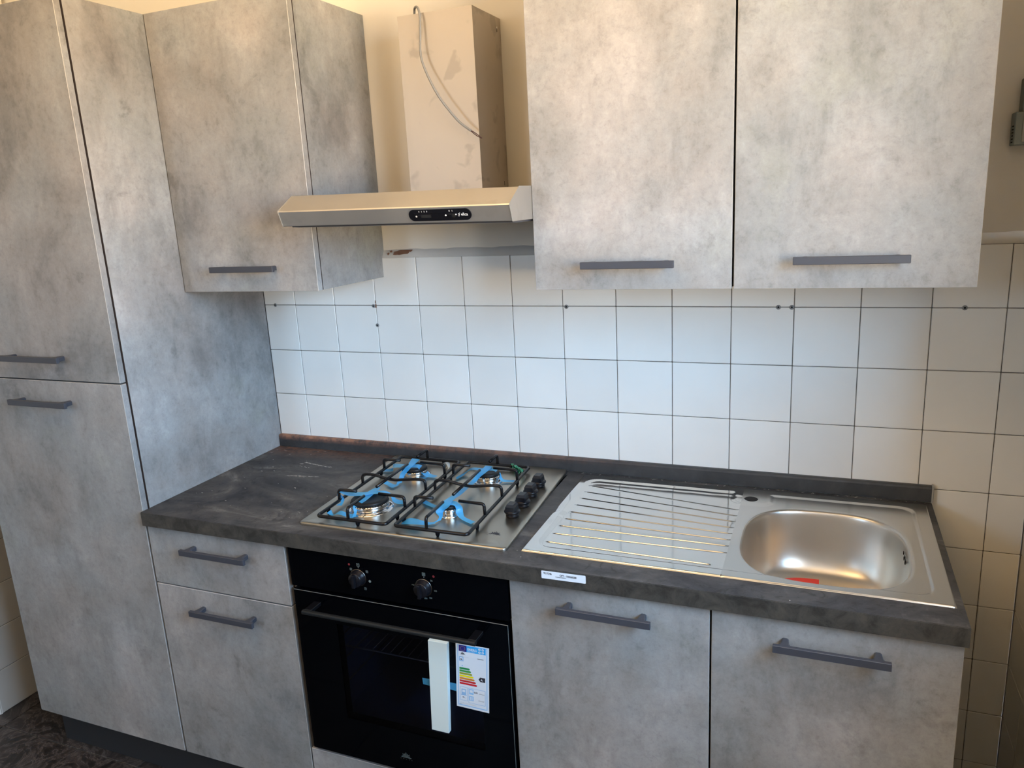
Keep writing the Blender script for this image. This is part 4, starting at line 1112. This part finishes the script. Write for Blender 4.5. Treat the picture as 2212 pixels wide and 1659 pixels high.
# door handle
HXa, HXb, HZo, HDo = 0.5370, 1.0010, 0.7165, 0.6400
bm = bm_new()
P = rrect(HZo-0.0055, HZo+0.0055, HDo-0.008, HDo+0.004, 0.0045, 4)
A = [bm.verts.new((HXa, -b, a)) for a, b in P]; B = [bm.verts.new((HXb, -b, a)) for a, b in P]; n = len(P)
for k in range(n): bm.faces.new((A[k], A[(k+1) % n], B[(k+1) % n], B[k]))
bm.faces.new(A); bm.faces.new(B[::-1])
bmesh.ops.recalc_face_normals(bm, faces=bm.faces)
for q in bm.faces: q.material_index = 0
for xa in (HXa+0.001, HXb-0.021):
    abox(bm, xa, xa+0.020, OF-0.0005, HDo-0.007, HZo-0.0045, HZo+0.0045, 0.001, mi=1)
tag(finish(bm, 'handle', [M_OHAN, M_BLACK], odoor), 'long black bar handle')
# cavity with shelf rails and racks
bm = bm_new()
c0 = [(0.52, 0.12), (1.01, 0.12), (1.01, 0.566), (0.52, 0.566)]
LO = [bm.verts.new((x, -d, 0.335)) for x, d in c0]; HI = [bm.verts.new((x, -d, 0.715)) for x, d in c0]
bm.faces.new(LO); bm.faces.new(HI)
for k in (0, 1, 3): bm.faces.new((LO[k], LO[(k+1) % 4], HI[(k+1) % 4], HI[k]))
finish(bm, 'cavity', M_ENI, oven)
for z in (0.628, 0.565):
    bm = bm_new()
    R_ = [(0.532, -0.15, z), (0.998, -0.15, z), (0.998, -0.53, z), (0.532, -0.53, z)]
    tube(bm, smooth_path(R_+[R_[0]], 0.01, 3), 0.0022, 6)
    for i in range(18):
        x = 0.545+0.44*i/17; tube(bm, [(x, -0.15, z), (x, -0.53, z)], 0.0011, 5)
    finish(bm, 'rack', M_RACK, oven, True)
for xs_ in (0.5275, 1.0025):
    bm = bm_new()
    for z in (0.42, 0.49, 0.560, 0.623, 0.69): tube(bm, [(xs_, -0.14, z), (xs_, -0.54, z)], 0.002, 6)
    for d in (0.2, 0.5): tube(bm, [(xs_-0.003*(1 if xs_ < 0.7 else -1), -d, 0.40), (xs_-0.003*(1 if xs_ < 0.7 else -1), -d, 0.70)], 0.002, 6)
    finish(bm, 'shelf_rail', M_RACK, oven, True)
# knobs on the control panel
KF = 0.5895
M_COL = simple('dark_chrome', (0.16, 0.15, 0.14), 0.25, 1.0)
for kx, kz in ((0.6745, 0.8035), (0.8525, 0.8045)):
    bm = bm_new(); lathe(bm, (kx, -KF+0.0004, kz), (0, -1, 0), [(0.0205, 0), (0.0205, 0.0030), (0.0185, 0.0045), (0.0180, 0.0160), (0.0165, 0.0180), (0, 0.0182)], 32, close=False)
    ko = finish(bm, 'knob', M_KNOB, oven, True)
    bm = bm_new(); abox(bm, kx-0.0042, kx+0.0042, KF+0.016, KF+0.0255, kz-0.0165, kz+0.0165, 0.0015, 2); finish(bm, 'grip', M_KNOB, ko)
    bm = bm_new(); lathe(bm, (kx, -KF+0.0002, kz), (0, -1, 0), [(0.0222, 0), (0.0222, 0.0012), (0.0208, 0.0016), (0.0204, 0.0012)], 32, close=False)
    finish(bm, 'collar', M_COL, ko, True)
def pr(body, x, z, s, m=None, sx=1): textmesh('print', body, s, (x, -KF-0.0002, z), R_FRONT, m or M_PRINT, pan, 'CENTER', sx=sx)
kx, kz = 0.6745, 0.8035
def icon(x, z, s, kind=0, m=None):
    bm = bm_new(); t = s*0.12
    for a in ((x-s/2, x+s/2, z-s/2, z-s/2+t), (x-s/2, x+s/2, z+s/2-t, z+s/2), (x-s/2, x-s/2+t, z-s/2, z+s/2), (x+s/2-t, x+s/2, z-s/2, z+s/2)):
        poly_front(bm, [(a[0], a[2]), (a[1], a[2]), (a[1], a[3]), (a[0], a[3])], KF+0.0002)
    if kind == 1: poly_front(bm, [(x-s*.2, z-s*.12), (x+s*.2, z-s*.12), (x+s*.2, z+s*.12), (x-s*.2, z+s*.12)], KF+0.0002)
    if kind == 2:
        for k in (-.2, 0, .2): poly_front(bm, [(x+s*k-t/2, z-s*.3), (x+s*k+t/2, z-s*.3), (x+s*k+t/2, z+s*.3), (x+s*k-t/2, z+s*.3)], KF+0.0002)
    finish(bm, 'print', m or M_PRINT, pan)
def dot(x, z, r, m):
    bm = bm_new(); poly_front(bm, [(x+r*math.cos(a*math.pi/6), z+r*math.sin(a*math.pi/6)) for a in range(12)], KF+0.0002); finish(bm, 'print', m, pan)
icon(0.6775, 0.8375, 0.0085, 1); poly = None
icon(0.7010, 0.8230, 0.0065, 2); dot(0.7065, 0.7985, 0.0036, M_PRINT); icon(0.6920, 0.7770, 0.0065, 1); icon(0.6495, 0.7985, 0.0060, 0); icon(0.6560, 0.8235, 0.0062, 2)
dot(0.6520, 0.8355, 0.0030, M_REDP)
icon(0.8555, 0.8390, 0.0085, 2); dot(0.8810, 0.8370, 0.0030, M_REDP)
pr('50', 0.8745, 0.8235, 0.0060); pr('100', 0.8830, 0.7990, 0.0055); pr('150', 0.8690, 0.7790, 0.0055); pr('200', 0.8560, 0.7760, 0.0055); pr('MAX', 0.8270, 0.8060, 0.0052); pr('250', 0.8290, 0.7960, 0.0052)
for x, z in ((0.6775, 0.8305), (0.8555, 0.8315)):
    bm = bm_new(); poly_front(bm, [(x-0.0016, z+0.0012), (x+0.0016, z+0.0012), (x, z-0.0022)], KF+0.0002); finish(bm, 'print', M_PRINT, pan)
emblem(0.7625, 0.3235, 0.0165, 'front', simple('grey_emblem_print', (0.07, 0.09, 0.09), 0.6), odoor, OF+0.0003)

# foam strip taped to the oven door
fs = thing('foam_strip', 'white foam packing strip stuck upright on the oven door glass', 'packing', (0.885, -OF, 0.43))
bm = bm_new()
P = [(0.8605, 0.6790), (0.9100, 0.6785), (0.8965, 0.4360), (0.8505, 0.4360)]
Fr = [bm.verts.new((x, -OF-0.0125, z)) for x, z in P]; Bk = [bm.verts.new((x, -OF-0.0003, z)) for x, z in P]
for k in range(4): bm.faces.new((Fr[k], Fr[(k+1) % 4], Bk[(k+1) % 4], Bk[k]))
bm.faces.new(Fr); bm.faces.new(Bk[::-1]); bmesh.ops.recalc_face_normals(bm, faces=bm.faces)
bmesh.ops.bevel(bm, geom=list(bm.edges), offset=0.0006, segments=1, affect='EDGES')
finish(bm, 'foam', M_FOAM, fs)
M_TAPE2 = simple('blue_tape_on_glass', (0.035, 0.20, 0.36), 0.4)
for P in ([(0.8295, 0.5655), (0.8525, 0.5665), (0.8525, 0.5475), (0.8305, 0.5485)], [(0.9015, 0.5690), (0.9235, 0.5690), (0.9230, 0.5480), (0.9015, 0.5500)]):
    bm = bm_new(); poly_front(bm, P, OF+0.0007); finish(bm, 'tape_end', M_TAPE2, fs)
# energy label
lab = thing('energy_label', 'white and blue energy rating label with coloured arrows on the oven door', 'label', (0.965, -OF, 0.51))
TL, TR, BR_, BL_ = (0.9270, 0.6775), (1.0115, 0.6790), (1.0010, 0.5075), (0.9175, 0.5090)
def E_(u, v):
    a = Vector(TL).lerp(Vector(TR), u); b = Vector(BL_).lerp(Vector(BR_), u); c = a.lerp(b, v); return (c.x, c.y)
def Ep(parent, name, pts, m, lv=1):
    bm = bm_new(); poly_front(bm, [E_(u, v) for u, v in pts], OF+0.0009+0.00012*lv); return finish(bm, name, m, parent)
def Er(parent, name, u0, u1, v0, v1, m, lv=1): return Ep(parent, name, [(u0, v1), (u1, v1), (u1, v0), (u0, v0)], m, lv)
bm = bm_new(); Fr = [bm.verts.new((*[E_(u, v)[0]], -OF-0.0009, E_(u, v)[1])) for u, v in ((0, 0), (1, 0), (1, 1), (0, 1))]; Bk = [bm.verts.new((E_(u, v)[0], -OF-0.0003, E_(u, v)[1])) for u, v in ((0, 0), (1, 0), (1, 1), (0, 1))]
for k in range(4): bm.faces.new((Fr[k], Fr[(k+1) % 4], Bk[(k+1) % 4], Bk[k]))
bm.faces.new(Fr); bm.faces.new(Bk[::-1]); bmesh.ops.recalc_face_normals(bm, faces=bm.faces)
paper = finish(bm, 'paper', M_PAPER, lab)
Er(lab, 'border', 0.05, 0.95, 0.012, 0.970, M_BORD, 1); Er(lab, 'inner_sheet', 0.075, 0.925, 0.020, 0.955, M_PAPER, 2)
Er(lab, 'flag_block', 0.095, 0.33, 0.018, 0.112, M_EU, 3); Er(lab, 'title_block', 0.33, 0.905, 0.018, 0.112, M_CY, 3)
bm = bm_new()
for k in range(12):
    u, v = 0.2125+0.07*math.cos(k*math.pi/6), 0.066+0.032*math.sin(k*math.pi/6); poly_front(bm, [E_(u+0.010*math.cos(a), v+0.005*math.sin(a)) for a in [-j*math.pi/3 for j in range(6)]], OF+0.0009+0.00012*4)
finish(bm, 'stars', simple('star_yellow', (0.45, 0.38, 0.05), 0.5), lab)
def Et(body, u, v, s, m, sx=1.0, bold=0.0, lv=5): 
    x, z = E_(u, v); return textmesh('print', body, s, (x, -(OF+0.0009+0.00012*lv), z), R_FRONT, m, lab, sx=sx, bold=bold, ext=0.00003)
Et('ENERG', 0.36, 0.083, 0.0088, M_WPRINT, 0.88, 0.00015); Et('energia - energy', 0.36, 0.102, 0.0028, M_WPRINT)
bm = bm_new()
for u in (0.72, 0.82):
    for v in (0.042, 0.085):
        pts = [(u+0.038*math.cos(-a*math.pi/6), v+0.017*math.sin(-a*math.pi/6)) for a in range(12)]; poly_front(bm, [E_(*p) for p in pts], OF+0.0009+0.00012*4)
finish(bm, 'print', M_WPRINT, lab)
bm = bm_new()
for u in (0.72, 0.82):
    for v in (0.042, 0.085):
        pts = [(u+0.016*math.cos(-a*math.pi/6), v+0.007*math.sin(-a*math.pi/6)) for a in range(12)]; poly_front(bm, [E_(*p) for p in pts], OF+0.0009+0.00012*5)
finish(bm, 'print', M_CY, lab)
ex, ez = E_(0.215, 0.158); emblem(ex, ez, 0.0070, 'front', M_INK, lab, OF+0.0009+0.00012*4)
Et('-----------------------------------', 0.10, 0.195, 0.0022, M_INK, 1.0); Et('F0000000N', 0.66, 0.195, 0.0034, M_INK, 0.95)
def frame(u0, u1, v0, v1, t=0.012, m=M_ICON):
    Er(lab, 'print', u0, u1, v0, v1, m, 3); Er(lab, 'print', u0+t, u1-t, v0+t*0.5, v1-t*0.5, M_PAPER, 4)
frame(0.10, 0.235, 0.195, 0.265, 0.025); frame(0.135, 0.20, 0.222, 0.25, 0.012)
Ep(lab, 'print', [(0.17, 0.335), (0.195, 0.322), (0.22, 0.335), (0.195, 0.348)][::-1], M_ICON, 3)
for k in range(7):
    v0 = 0.362+0.0392*k; v1 = v0+0.030; u1 = 0.43+0.036*k
    Ep(lab, 'rating_arrow', [(0.105, v1), (u1-0.03, v1), (u1, (v0+v1)/2), (u1-0.03, v0), (0.105, v0)], ARR[k], 3)
Ep(lab, 'class_arrow', [(0.685, 0.503), (0.735, 0.468), (0.885, 0.468), (0.885, 0.538), (0.735, 0.538)][::-1], M_INK, 3)
Et('A', 0.755, 0.520, 0.0070, M_WPRINT, 1.0, 0.0002)
frame(0.11, 0.345, 0.665, 0.885); frame(0.375, 0.89, 0.665, 0.905)
Er(lab, 'print', 0.16, 0.30, 0.70, 0.79, M_ICON, 5); Er(lab, 'print', 0.185, 0.275, 0.715, 0.75, M_PAPER, 6); Er(lab, 'print', 0.14, 0.32, 0.79, 0.80, M_ICON, 5)
Er(lab, 'print', 0.395, 0.53, 0.68, 0.765, M_BORD, 5); Er(lab, 'print', 0.415, 0.505, 0.695, 0.735, M_PAPER, 6)
Er(lab, 'print', 0.395, 0.53, 0.79, 0.865, M_BORD, 5); Er(lab, 'print', 0.43, 0.45, 0.80, 0.855, M_PAPER, 6); Er(lab, 'print', 0.475, 0.495, 0.80, 0.855, M_PAPER, 6)
Et('72', 0.19, 0.845, 0.0052, M_INK, 1, 0.00015); Et('L', 0.275, 0.845, 0.0026, M_INK)
Et('0.83', 0.545, 0.735, 0.0058, M_INK, 0.95, 0.00015); Et('kWh/cycle*', 0.70, 0.735, 0.0030, M_INK); Et('kWh/cycle*', 0.68, 0.845, 0.0032, M_INK)
for k in range(2): Et('-- ---- ----- --- ------ --- ------ ---- -- ---- ---', 0.10, 0.925+0.014*k, 0.0020, M_INK, 1.3)
Et('65/2014', 0.10, 0.952, 0.0020, M_INK, 1.0)

# ------------------------------------------------------------------ wall fittings
for px, pz in ((0.0424, 1.3755), (0.4122, 1.3735), (0.4192, 1.3143), (1.0287, 1.3730), (1.5799, 1.3735), (1.6111, 1.3735), (1.9818, 1.3735)):
    bm = bm_new(); lathe(bm, (px, 0.002, pz), (0, -1, 0), [(0.0058, 0), (0.0058, 0.0028), (0.0050, 0.0034), (0.0024, 0.0034)], 14)
    wp = finish(bm, 'wall_plug', M_PLUG, wall_back, True)
    bm = bm_new(); cyl(bm, (px, -0.0013, pz), (0, -1, 0), 0.0024, 0.0024, 0.0004, 12); finish(bm, 'screw_hole', M_HOLE, wp)
bm = bm_new()
for P in ([(0.417, 1.368), (0.4225, 1.3685), (0.4225, 1.379), (0.418, 1.380)], [(0.4175, 1.382), (0.4205, 1.381), (0.4205, 1.391), (0.4185, 1.390)], [(0.404, 1.3725), (0.408, 1.374), (0.408, 1.3765)]):
    poly_front(bm, P, 0.0004)
finish(bm, 'tile_chips', M_PEEL, wall_back)
jb = thing('junction_box', 'grey plastic electrical box high on the wall beyond the right wall cabinet', 'electrical box', (2.075, 0.014, 1.79))
bm = bm_new(); abox(bm, 2.052, 2.116, -0.0138, 0.018, 1.790, 1.858, 0.002); finish(bm, 'upper_cover', M_BOX, jb)
bm = bm_new(); abox(bm, 2.040, 2.120, -0.0138, 0.026, 1.722, 1.790, 0.002); lw = finish(bm, 'lower_cover', M_BOX, jb)
bm = bm_new(); abox(bm, 2.054, 2.112, 0.0255, 0.029, 1.728, 1.784, 0.001); finish(bm, 'front_plate', M_BOXL, lw)
for i in range(6):
    bm = bm_new(); abox(bm, 2.0395, 2.0402, 0.004, 0.020, 1.728+0.0065*i, 1.7305+0.0065*i); finish(bm, 'vent_rib', M_BLACK, lw)
bm = bm_new(); cyl(bm, (2.085, -0.018, 1.825), (0, -1, 0), 0.007, 0.006, 0.003, 16); finish(bm, 'screw_cap', M_BLACK, jb)
